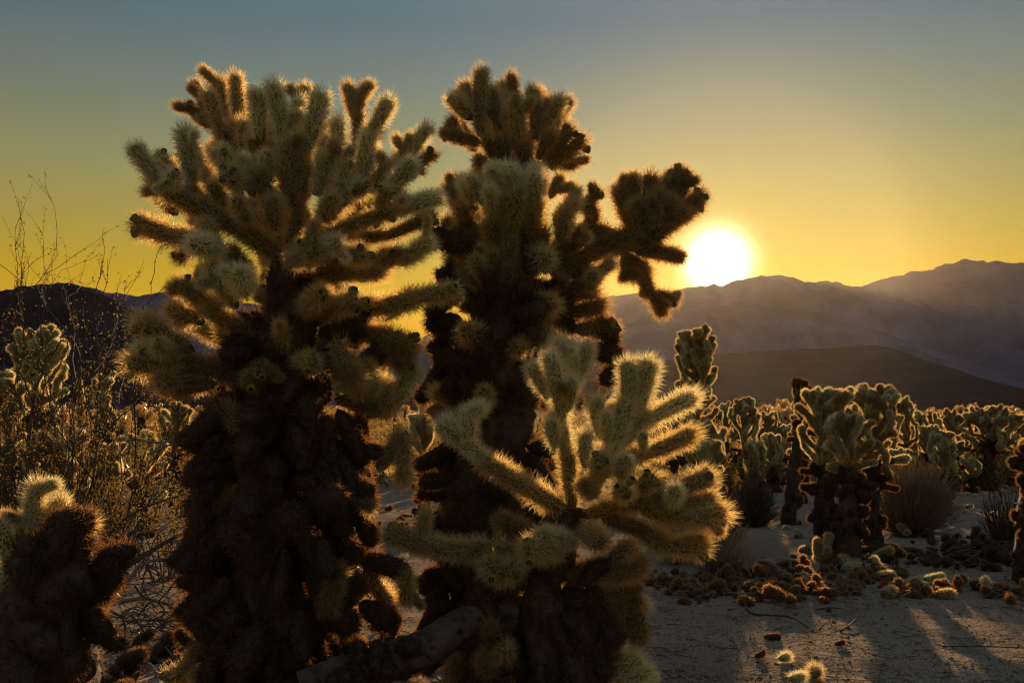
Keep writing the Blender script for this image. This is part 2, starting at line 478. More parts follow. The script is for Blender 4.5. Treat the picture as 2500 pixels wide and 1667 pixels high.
def fruits_at(root, holder, tip, dirv, n, r, dry=0.4):
    hm = Matrix.Translation(root.location) @ Matrix.LocRotScale(holder.location, holder.rotation_quaternion, holder.scale)
    dirv = dirv.normalized(); u = dirv.orthogonal().normalized(); v = dirv.cross(u)
    a0 = rnd.uniform(0, 6.28)
    for k in range(n):
        a = a0 + 6.28 * k / max(n, 1) + rnd.uniform(-.4, .4)
        side = (u * math.cos(a) + v * math.sin(a)) * (0.75 if n > 1 else 0.2)
        d = (dirv + side * 0.9).normalized()
        p = tip - dirv * r * 0.7 + side * r * 0.7
        o = obj_of('fruit', FRUIT[1 if rnd.random() < dry else 0], holder)
        o.matrix_parent_inverse = hm.inverted()
        s_ = r * rnd.uniform(0.42, 0.56)
        o.rotation_mode = 'QUATERNION'; o.rotation_quaternion = d.to_track_quat('Z', 'Y')
        o.location = p; o.scale = (s_, s_, s_ * rnd.uniform(0.95, 1.3))

def trunk(root, pts, radii, seg=22, spines=3500, slen=0.035, name='trunk', kind='o', nsm=8, width=0.0018):
    """bumpy woody stem clothed in old dark needles"""
    path = smooth_path([p - root.location for p in pts], nsm)
    rr = np.interp(np.linspace(0, 1, len(path)), np.linspace(0, 1, len(radii)), radii)
    V, Fc = tube(path, rr, seg, 0.55, rnd.uniform(0, 50), 11.0)
    nb = len(Fc)
    rng = np.random.default_rng(rnd.randrange(9999))
    va = np.array([tuple(v) for v in V])
    ia = rng.integers(0, len(va) - seg, spines // 6)
    P = va[ia] + (va[np.minimum(ia + seg, len(va) - 1)] - va[ia]) * rng.random((len(ia), 1))
    cen = np.array([tuple(p) for p in path])[ia // seg]
    N = P - cen; N /= np.linalg.norm(N, axis=1, keepdims=True) + 1e-9
    SV, SF = spine_tris(rng, P, N, np.tile([[0.0, 0, 1]], (len(ia), 1)), 6, slen, width, 1.0, -0.25)
    off = len(V); V = [tuple(v) for v in V] + [tuple(v) for v in SV]
    Fc = Fc + [tuple(int(q) + off for q in f) for f in SF]
    me = mesh_of(name, V, Fc, [M['bark'], M[KINDS[kind][1]]], [0] * nb + [1] * len(SF), smooth=[True] * nb + [False] * len(SF))
    return obj_of(name, me, root)

def shag(root, path, n, spread, r, kinds='ooom', droop=0.2, lib=None, front=True):
    """old joints clinging round a trunk"""
    for k in range(n):
        t = rnd.random() * (len(path) - 1)
        i = int(t); p = path[i].lerp(path[i + 1], t - i)
        a = rnd.uniform(0, 6.28)
        side = Vector((math.cos(a), math.sin(a), 0))
        d = (side + Vector((0, 0, rnd.uniform(-0.7, 0.75) - droop))).normalized()
        L = r * rnd.uniform(2.6, 5.0)
        p0 = p + side * spread * rnd.uniform(0.35, 0.75)
        joint(root, lib or NEAR, p0, p0 + d * L, r * rnd.uniform(0.85, 1.1), rnd.choice(kinds))

def segs(root, rows, org, sc, depth, r, lib=NEAR, buds=(0, 0, 0, 1, 1)):
    """rows: (x0, y0, dd0, x1, y1, dd1, kind, fruits[, rscale]) read off an enlargement of the photograph; dd = metres behind (+) or before (-) the trunk"""
    for row in rows:
        x0, y0, a, x1, y1, b, kind, nf = row[:8]
        k = row[8] if len(row) > 8 else 1.0
        p0 = W(org[0] + x0 / sc, org[1] + y0 / sc, depth + a)
        p1 = W(org[0] + x1 / sc, org[1] + y1 / sc, depth + b)
        jo = joint(root, lib, p0, p1, r * k, kind)
        ax = (p1 - p0).normalized(); u_ = ax.orthogonal().normalized()
        for _ in range(rnd.choice(buds) if kind != 'o' else 0):      # young side buds
            sd = Quaternion(ax, rnd.uniform(0, 6.28)) @ u_
            q0 = p0.lerp(p1, rnd.uniform(.35, .95)) + sd * r * .55
            joint(root, lib, q0, q0 + (sd + ax * rnd.uniform(.4, 1.3)).normalized() * r * rnd.uniform(1.5, 2.6), r * rnd.uniform(.5, .72), kind if rnd.random() < .85 else 'd', 'bud')
        if nf and kind != 'o': fruits_at(root, jo, p1, p1 - p0, nf, r * k, 1.0 if kind == 'o' else 0.4)

def fill(root, n, cx, cy, rx, ry, depth, d0, d1, hub, r, kinds):
    """joints in the depth of the crown, growing away from the hub"""
    for _ in range(n):
        a = rnd.uniform(0, 6.28); q = math.sqrt(rnd.random())
        p0 = W(cx + rx * q * math.cos(a), cy + ry * q * math.sin(a), depth + rnd.uniform(d0, d1))
        d = (p0 - hub).normalized() + Vector((rnd.uniform(-.5, .5), rnd.uniform(-.5, .5), rnd.uniform(-.1, .6)))
        joint(root, NEAR, p0, p0 + d.normalized() * r * rnd.uniform(3.0, 5.5), r * rnd.uniform(0.9, 1.08), rnd.choice(kinds))

# ------------------------------------------------------------------ the tall cholla at left
DA = 3.5
A = empty('cholla_cactus', base_at(690, DA), 'tallest broad cholla at left with pale rounded crown and thick dark shaggy trunk', 'cactus', 'large chollas in the foreground')
Ap = [base_at(690, DA, -0.05), W(672, 1500, DA), W(650, 1250, DA), W(680, 1000, DA), W(705, 820, DA), W(712, 640, DA)]
trunk(A, Ap, [0.15, 0.14, 0.14, 0.12, 0.10, 0.07], spines=4200)
shag(A, Ap[:4], 50, 0.27, 0.034, 'oooo', 0.35)
shag(A, Ap[3:], 20, 0.2, 0.031, 'ooom', 0.0)
O1, S1 = (250, 130), 2.613
segs(A, [
 # limbs
 (1190, 1340, .0, 1235, 1000, -.02, 'm', 0, 1.15), (1235, 1010, -.02, 1290, 660, -.06, 'm', 0, 1.05), (1280, 700, -.06, 1400, 250, -.08, 'p', 0),
 (1190, 1340, .0, 900, 1120, -.08, 'm', 0, 1.2), (930, 1150, -.08, 560, 960, -.14, 'm', 0, 1.1), (600, 1000, -.14, 330, 800, -.18, 'm', 0, 1.05), (360, 830, -.18, 205, 600, -.2, 'p', 3),
 (1250, 1250, -.05, 1560, 1100, -.12, 'm', 0, 1.15), (1530, 1120, -.12, 1850, 1010, -.15, 'm', 2), (1820, 1020, -.15, 2150, 890, -.16, 'p', 0),
 (1100, 1330, .1, 1000, 950, .22, 'm', 0, 1.1), (1000, 960, .2, 900, 640, .26, 'm', 0), (1240, 1050, .08, 1180, 700, .12, 'm', 0),
 (1350, 1150, .05, 1560, 850, .1, 'm', 0, 1.1), (1400, 1100, .15, 1700, 800, .25, 'm', 0),
 # limbs behind carrying the upper fingers
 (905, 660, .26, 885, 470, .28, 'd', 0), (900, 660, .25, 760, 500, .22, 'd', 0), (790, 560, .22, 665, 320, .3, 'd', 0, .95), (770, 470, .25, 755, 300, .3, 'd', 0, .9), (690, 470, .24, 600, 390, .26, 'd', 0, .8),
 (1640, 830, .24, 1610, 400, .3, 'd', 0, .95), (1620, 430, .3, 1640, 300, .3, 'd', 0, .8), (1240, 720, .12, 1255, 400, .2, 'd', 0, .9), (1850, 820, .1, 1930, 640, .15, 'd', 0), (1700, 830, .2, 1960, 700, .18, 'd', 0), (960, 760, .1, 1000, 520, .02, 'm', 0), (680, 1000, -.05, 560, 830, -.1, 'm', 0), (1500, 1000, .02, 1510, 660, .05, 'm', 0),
 # upper fingers
 (660, 340, .32, 580, 190, .34, 'm', 0, .85), (760, 330, .3, 740, 170, .31, 'm', 0, .9), (890, 500, .28, 840, 150, .3, 'm', 0), (770, 540, .2, 670, 270, .22, 'm', 1),
 (900, 640, .22, 850, 440, .18, 'd', 2), (620, 420, .26, 540, 330, .26, 'd', 3, .8),
 (1010, 560, -.02, 980, 250, -.02, 'p', 0), (1170, 640, -.05, 1120, 190, -.08, 'p', 0, 1.1), (1190, 950, -.06, 1170, 560, -.08, 'm', 0, 1.05),
 (1260, 430, .2, 1290, 210, .2, 'm', 0, .9), (1300, 520, .05, 1250, 300, .03, 'p', 0, .9),
 (1610, 420, .3, 1570, 200, .3, 'm', 0, .9), (1630, 330, .3, 1700, 180, .3, 'm', 0, .8),
 (1690, 560, .02, 1830, 300, -.02, 'p', 0), (1630, 860, .0, 1720, 500, .0, 'p', 0, 1.05), (1500, 700, .05, 1520, 420, .06, 'p', 0),
 (1560, 900, -.05, 1470, 560, -.12, 'm', 0), (1580, 860, -.1, 1540, 690, -.14, 'm', 2, 1.05), (1540, 960, -.1, 1540, 740, -.14, 'p', 0),
 (1950, 680, .15, 2060, 460, .15, 'p', 0, .95), (1900, 700, .15, 1960, 520, .15, 'm', 1, .8), (1980, 740, .18, 2110, 630, .18, 'd', 2, .9),
 (1800, 900, -.05, 1990, 690, -.08, 'p', 0, 1.05), (1760, 880, -.02, 1830, 700, .02, 'm', 0),
 (570, 860, -.1, 540, 480, -.12, 'p', 0, 1.1), (520, 900, -.1, 400, 700, -.08, 'm', 2), (440, 760, .0, 360, 640, .05, 'd', 2, .8), (470, 840, -.18, 440, 790, -.26, 'p', 2, .9),
 (880, 900, -.1, 760, 610, -.16, 'p', 3, 1.05), (880, 800, -.12, 790, 760, -.26, 'm', 3), (960, 900, -.08, 890, 660, -.1, 'p', 0), (1060, 800, -.05, 1040, 640, -.08, 'p', 1),
 (1060, 1000, -.05, 1000, 740, -.1, 'm', 0), (800, 1050, -.05, 700, 820, -.1, 'm', 0), (1100, 1120, -.1, 1080, 930, -.2, 'm', 0), (920, 1080, -.12, 880, 950, -.25, 'm', 0),
 (1380, 900, -.08, 1420, 640, -.1, 'p', 0), (1640, 900, -.14, 1650, 850, -.25, 'm', 2), (1400, 1060, -.1, 1480, 960, -.22, 'm', 0), (1760, 980, -.2, 1820, 860, -.26, 'm', 2, .9), (1900, 990, -.18, 1915, 900, -.25, 'm', 2, .9),
 # left arms
 (760, 1230, -.05, 460, 1160, -.1, 'm', 0, 1.1), (500, 1180, -.1, 200, 1100, -.12, 'm', 4, 1.1), (560, 1240, .0, 480, 1310, .02, 'd', 2, .9),
 (760, 1260, -.15, 600, 1190, -.34, 'p', 0, 1.2), (700, 1200, -.12, 650, 1060, -.15, 'p', 1, .9),
 (760, 1480, -.2, 690, 1360, -.3, 'p', 0, 1.1), (900, 1520, -.2, 890, 1420, -.38, 'p', 0, 1.15), (820, 1560, -.12, 700, 1400, -.22, 'p', 0, 1.05),
 (800, 1680, -.1, 620, 1570, -.14, 'm', 0), (640, 1600, -.14, 500, 1440, -.16, 'm', 2), (620, 1580, -.1, 590, 1470, -.1, 'm', 1),
 # right arms
 (1500, 1180, .12, 1800, 1180, .2, 'd', 0, .9), (1780, 1180, .2, 2130, 1060, .24, 'd', 3, .95), (1200, 1350, -.1, 1310, 1210, -.3, 'm', 3), (1300, 1300, -.08, 1480, 1200, -.3, 'p', 0, 1.05), (1420, 1300, -.1, 1690, 1260, -.24, 'm', 2, 1.05),
 (1700, 1420, .0, 1900, 1280, -.1, 'm', 2, 1.1), (1900, 1340, -.05, 2090, 1190, -.1, 'p', 0, 1.1), (1350, 1450, -.1, 1600, 1380, -.12, 'm', 0, 1.15), (1560, 1400, -.08, 1800, 1400, -.06, 'm', 0, 1.15),
], O1, S1, DA, 0.0285)
O4, S4 = (250, 600), 2.613
segs(A, [
 (1280, 420, -.05, 1390, 320, -.28, 'm', 1, 1.05), (1400, 430, -.05, 1630, 340, -.26, 'm', 3, 1.15), (1700, 420, -.02, 2000, 320, -.08, 'm', 0, 1.2), (1960, 330, -.06, 2260, 300, -.08, 'm', 2, 1.25),
 (1650, 560, .0, 1990, 600, -.1, 'd', 1, 1.25), (1500, 560, .0, 1800, 560, .0, 'd', 0, 1.2), (1000, 700, -.05, 800, 480, -.1, 'd', 0, 1.25), (850, 540, -.1, 660, 380, -.16, 'm', 0, 1.1), (640, 480, -.12, 430, 410, -.1, 'm', 1),
 (1100, 820, -.05, 760, 800, -.12, 'd', 0, 1.4), (800, 800, -.12, 480, 740, -.2, 'd', 0, 1.25), (560, 660, -.2, 210, 500, -.26, 'm', 2, 1.2), (520, 760, -.22, 170, 780, -.28, 'm', 3, 1.25), (430, 680, -.24, 360, 620, -.36, 'm', 1), (480, 700, -.2, 230, 670, -.3, 'p', 2),
 (500, 820, -.2, 340, 880, -.3, 'm', 0, 1.2), (700, 880, -.15, 420, 900, -.2, 'd', 0, 1.25),
 (1150, 700, -.1, 1130, 500, -.16, 'm', 0), (1000, 680, .05, 1060, 540, .1, 'd', 0, 1.0), (1250, 760, -.1, 1320, 740, -.24, 'm', 2), (1100, 830, -.12, 1000, 790, -.26, 'd', 2), (1000, 870, -.12, 940, 850, -.26, 'd', 3, 1.1),
 (1480, 760, -.05, 1560, 840, -.2, 'd', 0, 1.25), (1650, 940, -.05, 1620, 860, -.2, 'm', 0, 1.2), (1700, 960, -.05, 1750, 890, -.1, 'p', 0, .85), (1860, 1010, -.02, 1990, 780, -.06, 'p', 0, 1.1), (1500, 980, .0, 1850, 1040, -.02, 'd', 0, 1.1),
 (1840, 720, .0, 1960, 740, -.1, 'd', 2, .95),
], O4, S4, DA, 0.0285)
O7, S7 = (400, 950), 2.187
segs(A, [
 (1150, 420, .0, 1290, 240, -.03, 'm', 1, 1.15), (1290, 240, -.03, 1250, 500, -.02, 'm', 0, .95), (1050, 320, .0, 1190, 330, .0, 'o', 0, 1.1), (880, 560, .0, 1060, 720, -.02, 'o', 0, 1.35), (900, 760, .0, 1000, 930, -.05, 'o', 0, 1.3),
 (1050, 900, .05, 1290, 950, .0, 'o', 0, 1.1), (1290, 940, .0, 1290, 1150, -.02, 'm', 0, .95), (1080, 960, .1, 1200, 1160, .12, 'm', 0, 1.0), (900, 980, .0, 980, 1130, -.05, 'm', 0, 1.1), (1000, 1200, .0, 960, 1260, -.08, 'o', 0), (1060, 1150, .05, 1240, 1260, .02, 'o', 0, 1.2),
 (1050, 720, .02, 1140, 820, .0, 'o', 0, 1.1), (1000, 1350, .0, 1060, 1400, -.05, 'o', 0, 1.1), (300, 240, -.1, 200, 330, -.15, 'o', 0, 1.3), (350, 420, -.1, 150, 590, -.15, 'o', 0, 1.3), (420, 220, -.12, 330, 110, -.14, 'm', 0, 1.1), (520, 160, -.15, 420, 130, -.3, 'o', 0, 1.2),
 (250, 600, -.1, 170, 760, -.12, 'o', 0, 1.3), (500, 980, -.2, 400, 700, -.3, 'o', 0, 1.3), (700, 650, -.25, 720, 720, -.36, 'o', 2, 1.2), (820, 600, -.2, 870, 620, -.34, 'o', 1, 1.1), (450, 600, -.25, 440, 620, -.36, 'o', 1, 1.2), (350, 1150, -.15, 380, 1260, -.25, 'o', 1, 1.2),
 (60, 1540, -.1, 150, 1480, -.1, 'm', 0, 1.0),
], O7, S7, DA, 0.031)
fill(A, 70, 680, 480, 270, 190, DA, .05, .5, W(712, 800, DA), 0.028, 'mmmd')
def clad(root, n, x0, y0, x1, y1, depth, dd, r, kinds='oooo'):
    # old dead joints crowded on the trunk
    for _ in range(n):
        px, py = rnd.uniform(x0, x1), rnd.uniform(y0, y1)
        f = (px - (x0 + x1) / 2) / ((x1 - x0) / 2)
        dep = math.sqrt(max(.05, 1 - f * f)) * dd
        p0 = W(px, py, depth + rnd.uniform(-dep, dep))
        d = Vector((f * .8 + rnd.uniform(-.35, .35), rnd.uniform(-.5, .35), rnd.choice((-1.2, -1.2, -.7, .9)))).normalized()
        joint(root, NEAR, p0, p0 + d * r * rnd.uniform(2.8, 6.5), r * rnd.uniform(.6, 1.1), rnd.choice(kinds))
clad(A, 120, 520, 960, 860, 1690, DA, .24, .036, 'ooooooood')
clad(A, 30, 600, 820, 900, 1010, DA, .2, .033, 'ooom')
fill(A, 40, 720, 760, 220, 130, DA, -.05, .45, W(712, 900, DA), 0.030, 'oodm')

# ------------------------------------------------------------------ the second tall cholla, behind
DB = 3.95
B = empty('cholla_cactus', base_at(1195, DB), 'second tall cholla, darker, behind the low golden one, its right arm reaching to the sun', 'cactus', 'large chollas in the foreground')
Bp = [base_at(1195, DB, -0.05), W(1195, 1450, DB), W(1190, 1250, DB), W(1200, 1000, DB), W(1230, 800, DB), W(1262, 600, DB), W(1265, 400, DB)]
trunk(B, Bp, [0.15, 0.15, 0.16, 0.15, 0.13, 0.11, 0.07], spines=4200)
shag(B, Bp[:4], 26, 0.26, 0.036, 'oooo', 0.35)
shag(B, Bp[3:6], 46, 0.28, 0.034, 'ooom', 0.0)
O2, S2 = (1050, 130), 2.34
segs(B, [
 # top head
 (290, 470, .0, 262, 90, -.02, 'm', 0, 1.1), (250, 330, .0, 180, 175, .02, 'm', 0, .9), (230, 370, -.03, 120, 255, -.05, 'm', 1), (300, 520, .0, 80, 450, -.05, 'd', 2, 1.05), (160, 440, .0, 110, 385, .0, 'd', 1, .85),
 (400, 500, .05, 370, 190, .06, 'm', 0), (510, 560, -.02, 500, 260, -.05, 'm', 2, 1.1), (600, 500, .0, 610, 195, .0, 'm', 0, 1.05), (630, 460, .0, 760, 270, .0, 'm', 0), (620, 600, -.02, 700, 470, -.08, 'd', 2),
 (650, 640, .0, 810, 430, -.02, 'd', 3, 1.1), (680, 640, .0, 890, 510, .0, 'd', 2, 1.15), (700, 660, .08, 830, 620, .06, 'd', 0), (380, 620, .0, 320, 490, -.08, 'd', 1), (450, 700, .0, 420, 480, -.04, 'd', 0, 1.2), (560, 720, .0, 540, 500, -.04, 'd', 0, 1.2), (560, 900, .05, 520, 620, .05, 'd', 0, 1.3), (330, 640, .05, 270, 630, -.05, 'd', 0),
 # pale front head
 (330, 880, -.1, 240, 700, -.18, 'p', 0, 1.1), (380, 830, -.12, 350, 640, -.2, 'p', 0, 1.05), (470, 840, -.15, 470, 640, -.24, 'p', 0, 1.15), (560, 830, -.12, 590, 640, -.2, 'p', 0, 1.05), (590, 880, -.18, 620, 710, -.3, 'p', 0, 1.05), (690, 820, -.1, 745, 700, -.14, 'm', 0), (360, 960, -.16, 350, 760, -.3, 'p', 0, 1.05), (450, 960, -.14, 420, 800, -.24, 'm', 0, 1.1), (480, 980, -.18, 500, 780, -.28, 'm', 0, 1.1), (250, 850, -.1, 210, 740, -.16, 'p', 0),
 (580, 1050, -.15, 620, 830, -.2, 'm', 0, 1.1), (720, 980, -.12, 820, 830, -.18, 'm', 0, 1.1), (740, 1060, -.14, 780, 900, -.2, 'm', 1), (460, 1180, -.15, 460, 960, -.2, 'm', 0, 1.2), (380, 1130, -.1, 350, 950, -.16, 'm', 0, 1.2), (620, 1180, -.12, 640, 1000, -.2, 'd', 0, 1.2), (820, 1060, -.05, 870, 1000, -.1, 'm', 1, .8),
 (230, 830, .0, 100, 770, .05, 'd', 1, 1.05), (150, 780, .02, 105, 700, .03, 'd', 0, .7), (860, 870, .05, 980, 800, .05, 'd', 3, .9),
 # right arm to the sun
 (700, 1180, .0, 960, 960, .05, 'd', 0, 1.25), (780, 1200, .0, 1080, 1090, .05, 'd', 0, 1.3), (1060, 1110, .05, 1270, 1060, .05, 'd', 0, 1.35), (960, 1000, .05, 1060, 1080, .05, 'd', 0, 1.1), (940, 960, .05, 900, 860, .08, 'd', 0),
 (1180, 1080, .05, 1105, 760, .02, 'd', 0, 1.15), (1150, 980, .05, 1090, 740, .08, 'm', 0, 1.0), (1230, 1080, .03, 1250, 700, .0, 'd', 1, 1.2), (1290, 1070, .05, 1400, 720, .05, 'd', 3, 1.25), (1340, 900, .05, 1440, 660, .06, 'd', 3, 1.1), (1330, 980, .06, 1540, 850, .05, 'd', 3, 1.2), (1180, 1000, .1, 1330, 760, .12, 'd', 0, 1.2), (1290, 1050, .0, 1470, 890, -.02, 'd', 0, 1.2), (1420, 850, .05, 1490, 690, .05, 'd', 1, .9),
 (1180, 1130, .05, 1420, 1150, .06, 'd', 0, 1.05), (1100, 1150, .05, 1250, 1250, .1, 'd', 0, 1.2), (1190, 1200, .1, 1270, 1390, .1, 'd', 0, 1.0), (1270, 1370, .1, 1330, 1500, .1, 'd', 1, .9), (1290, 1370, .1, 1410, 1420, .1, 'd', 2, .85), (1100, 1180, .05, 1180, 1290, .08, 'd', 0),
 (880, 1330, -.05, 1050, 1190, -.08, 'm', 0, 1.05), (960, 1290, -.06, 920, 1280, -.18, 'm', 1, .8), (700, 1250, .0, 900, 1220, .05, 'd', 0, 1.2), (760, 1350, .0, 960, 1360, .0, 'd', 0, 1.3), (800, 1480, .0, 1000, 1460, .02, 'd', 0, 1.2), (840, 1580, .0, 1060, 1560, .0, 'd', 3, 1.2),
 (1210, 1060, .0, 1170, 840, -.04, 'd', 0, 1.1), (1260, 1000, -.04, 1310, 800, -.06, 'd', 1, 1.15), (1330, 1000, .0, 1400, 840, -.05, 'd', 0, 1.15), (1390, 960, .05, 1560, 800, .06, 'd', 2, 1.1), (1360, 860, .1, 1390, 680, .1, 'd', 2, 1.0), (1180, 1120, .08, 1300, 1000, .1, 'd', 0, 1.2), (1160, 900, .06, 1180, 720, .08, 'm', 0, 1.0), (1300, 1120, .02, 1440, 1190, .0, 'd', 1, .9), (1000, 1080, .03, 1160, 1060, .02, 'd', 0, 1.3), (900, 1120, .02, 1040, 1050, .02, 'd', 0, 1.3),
 # left side
 (340, 1080, .0, 190, 960, -.02, 'd', 1, 1.1), (280, 1150, .0, 170, 1010, .0, 'd', 1), (330, 1350, -.05, 270, 1100, -.12, 'm', 0, 1.1), (300, 1290, .0, 110, 1160, .0, 'd', 2, 1.05), (300, 1420, .0, 130, 1300, .0, 'd', 1, 1.1), (360, 1260, -.1, 360, 1130, -.2, 'm', 0, 1.1), (480, 1350, -.15, 470, 1200, -.22, 'd', 0, 1.2),
], O2, S2, DB, 0.0285)
O4b = (250, 600)
segs(B, [(2280, 480, .0, 2060, 480, .0, 'o', 0, 1.2), (2300, 640, .0, 2150, 570, .0, 'o', 0, 1.2), (2360, 780, .0, 2110, 730, .02, 'o', 0, 1.2), (2330, 860, .0, 2120, 870, .05, 'o', 1, 1.2), (2330, 1000, .0, 2160, 900, .0, 'o', 2, 1.2), (2340, 960, -.02, 2200, 1040, -.04, 'o', 0, 1.2),
 (2300, 1120, .0, 2150, 1200, .02, 'o', 0, 1.2)], O4b, S4, DB, 0.030)
clad(B, 90, 1085, 760, 1340, 1600, DB, .2, .034, 'ooooooood')
fill(B, 50, 1250, 620, 130, 200, DB, -.1, .4, W(1262, 800, DB), 0.0285, 'oddm')
fill(B, 30, 1260, 330, 120, 70, DB, .0, .3, W(1262, 480, DB), 0.0265, 'ddm')
segs(B, [(1540, 60, .0, 1400, 30, .0, 'o', 3, 1.1), (1560, 250, .0, 1430, 180, .0, 'o', 0, 1.3), (1560, 360, .0, 1440, 320, .0, 'o', 0, 1.3), (1350, 180, .0, 1540, 230, .05, 'o', 0, 1.3), (1380, 60, .0, 1550, 80, .02, 'o', 3, 1.2)], (900, 780), 2.529, DB, 0.0285)

# ------------------------------------------------------------------ the low golden cholla in front
DC = 3.4
C = empty('cholla_cactus', base_at(1330, DC), 'low golden-rimmed cholla in front with long pale arms spreading from its trunk', 'cactus', 'large chollas in the foreground')
Cp = [base_at(1330, DC, -0.05), W(1325, 1600, DC), W(1330, 1450, DC), W(1365, 1310, DC), W(1385, 1230, DC)]
trunk(C, Cp, [0.085, 0.085, 0.075, 0.065, 0.05], spines=4500)
shag(C, Cp[:3], 22, 0.16, 0.031, 'oooo', 0.3)
O3, S3 = (900, 780), 2.529
segs(C, [
 (1260, 1160, .0, 1220, 820, -.04, 'm', 0, 1.1), (1225, 860, -.04, 1185, 560, -.06, 'p', 0, 1.1), (1200, 600, -.06, 1110, 210, -.12, 'p', 0, 1.05), (1180, 420, -.03, 1160, 125, -.04, 'p', 0), (1110, 470, -.05, 1010, 270, -.06, 'p', 0), (1220, 560, -.08, 1270, 370, -.16, 'p', 0, .9), (1250, 420, .0, 1260, 210, .02, 'p', 0), (1290, 380, .02, 1355, 150, .04, 'p', 0, .95), (1150, 780, -.05, 1130, 640, -.14, 'p', 0, .9),
 # left diagonal arm
 (1200, 1170, -.05, 950, 1010, -.12, 'm', 0, 1.1), (980, 1040, -.12, 700, 850, -.18, 'm', 0, 1.1), (730, 870, -.18, 500, 680, -.22, 'p', 0, 1.1), (540, 720, -.22, 455, 620, -.22, 'p', 0), (610, 770, -.2, 610, 560, -.2, 'p', 0, 1.05), (610, 600, -.2, 700, 530, -.22, 'p', 0, .9),
 # upper right
 (1380, 1060, -.03, 1500, 760, .0, 'p', 0, 1.1), (1480, 820, .0, 1620, 500, .02, 'p', 0, 1.15), (1600, 620, .02, 1620, 260, .02, 'p', 0, 1.15), (1640, 600, .04, 1750, 260, .05, 'p', 0, 1.15), (1500, 820, .05, 1700, 560, .06, 'm', 0),
 (1560, 760, .05, 1760, 600, .04, 'p', 0, 1.1), (1720, 630, .04, 2000, 450, .02, 'p', 0, 1.15), (1480, 900, .05, 1700, 820, .04, 'm', 0, 1.1), (1680, 840, .04, 2020, 720, .02, 'm', 0, 1.2), (1700, 800, .0, 1700, 720, -.08, 'p', 1, .7),
 (1440, 720, .02, 1390, 490, .0, 'p', 0, .95), (1480, 760, .0, 1460, 590, -.06, 'p', 0, .85), (1490, 620, .04, 1500, 520, .04, 'm', 0, .6), (1340, 900, -.05, 1330, 700, -.06, 'p', 0),
 # middle knobs facing the camera
 (1430, 960, -.06, 1420, 860, -.24, 'm', 3), (1560, 980, -.06, 1590, 870, -.2, 'p', 0), (1540, 1080, -.08, 1590, 1030, -.26, 'm', 3), (1650, 1050, -.05, 1760, 970, -.12, 'm', 2), (1380, 1080, -.08, 1350, 1000, -.2, 'm', 0),
 # lower right arm with fingers
 (1330, 1210, .0, 1560, 1130, .0, 'm', 0, 1.15), (1520, 1150, .0, 1830, 1080, .0, 'm', 0, 1.15), (1800, 1090, .0, 2110, 960, -.02, 'm', 3, 1.15), (1880, 1130, -.05, 1890, 1060, -.2, 'p', 0, .95), (1780, 1170, .0, 2130, 1150, .02, 'm', 2, 1.1), (1700, 1180, -.02, 2000, 1230, -.04, 'm', 0, 1.1), (1960, 1230, -.04, 2200, 1210, -.04, 'm', 2, 1.1),
 (1450, 1220, .0, 1700, 1290, .02, 'd', 0, 1.15), (1660, 1280, .02, 1830, 1400, .02, 'm', 0, 1.1), (1800, 1390, .02, 2080, 1430, .0, 'm', 3, 1.1), (1880, 1390, .02, 2070, 1350, .0, 'm', 2, 1.0),
 # lower middle
 (1330, 1300, -.05, 1440, 1360, -.26, 'm', 1, 1.2), (1260, 1380, -.06, 1100, 1290, -.28, 'p', 0, 1.1), (1180, 1430, -.1, 980, 1430, -.32, 'm', 2, 1.2), (1000, 1300, -.02, 830, 1270, -.18, 'd', 0, 1.1), (1500, 1450, -.02, 1640, 1410, -.05, 'm', 0, 1.1), (1560, 1480, .0, 1700, 1520, .0, 'd', 2, 1.1),
 # left lower arm
 (1200, 1440, .0, 880, 1450, -.02, 'm', 0, 1.15), (920, 1460, -.02, 600, 1430, -.05, 'm', 0, 1.15), (640, 1430, -.05, 300, 1380, -.08, 'm', 0, 1.15), (360, 1400, -.08, 110, 1300, -.1, 'm', 2, 1.05), (330, 1380, -.08, 345, 1180, -.08, 'm', 0, .95),
 (950, 1480, -.05, 860, 1560, -.2, 'm', 2, 1.1),
], O3, S3, DC, 0.0285, buds=(0, 0, 0, 0, 0, 1))
O9, S9 = (800, 1300), 2.767
segs(C, [
 (1450, 300, .0, 1750, 250, .0, 'd', 0, 1.1), (1720, 260, .0, 2040, 150, .0, 'd', 0, 1.1), (1760, 290, -.02, 2110, 280, -.02, 'd', 1, 1.05),
 (1500, 460, .05, 1800, 480, .05, 'd', 0, 1.2), (1760, 470, .05, 2100, 420, .05, 'd', 3, 1.25), (1780, 520, .05, 2120, 560, .05, 'd', 3, 1.2), (1800, 560, .05, 2150, 680, .05, 'd', 3, 1.2), (2000, 480, .08, 2160, 470, .1, 'p', 0, 1.0), (1800, 380, .1, 1980, 340, .1, 'm', 0, .9),
 (1650, 800, .0, 1880, 700, .08, 'm', 0, 1.1), (1850, 900, .05, 1960, 760, .06, 'm', 0, 1.1), (1900, 980, .02, 2110, 860, .02, 'p', 1, 1.15), (1960, 1000, .02, 2180, 950, .02, 'p', 1, 1.1), (1500, 560, .0, 1720, 760, .0, 'd', 0, 1.3), (1700, 740, .0, 1840, 1010, .0, 'd', 0, 1.25),
 (1150, 740, -.05, 1100, 640, -.14, 'd', 0, 1.1), (1220, 860, -.05, 1160, 760, -.14, 'm', 0, 1.1), (1100, 950, -.05, 1080, 850, -.15, 'd', 0, 1.1), (1250, 300, -.05, 1080, 250, -.2, 'm', 2, 1.2),
], O9, S9, DC, 0.0295)

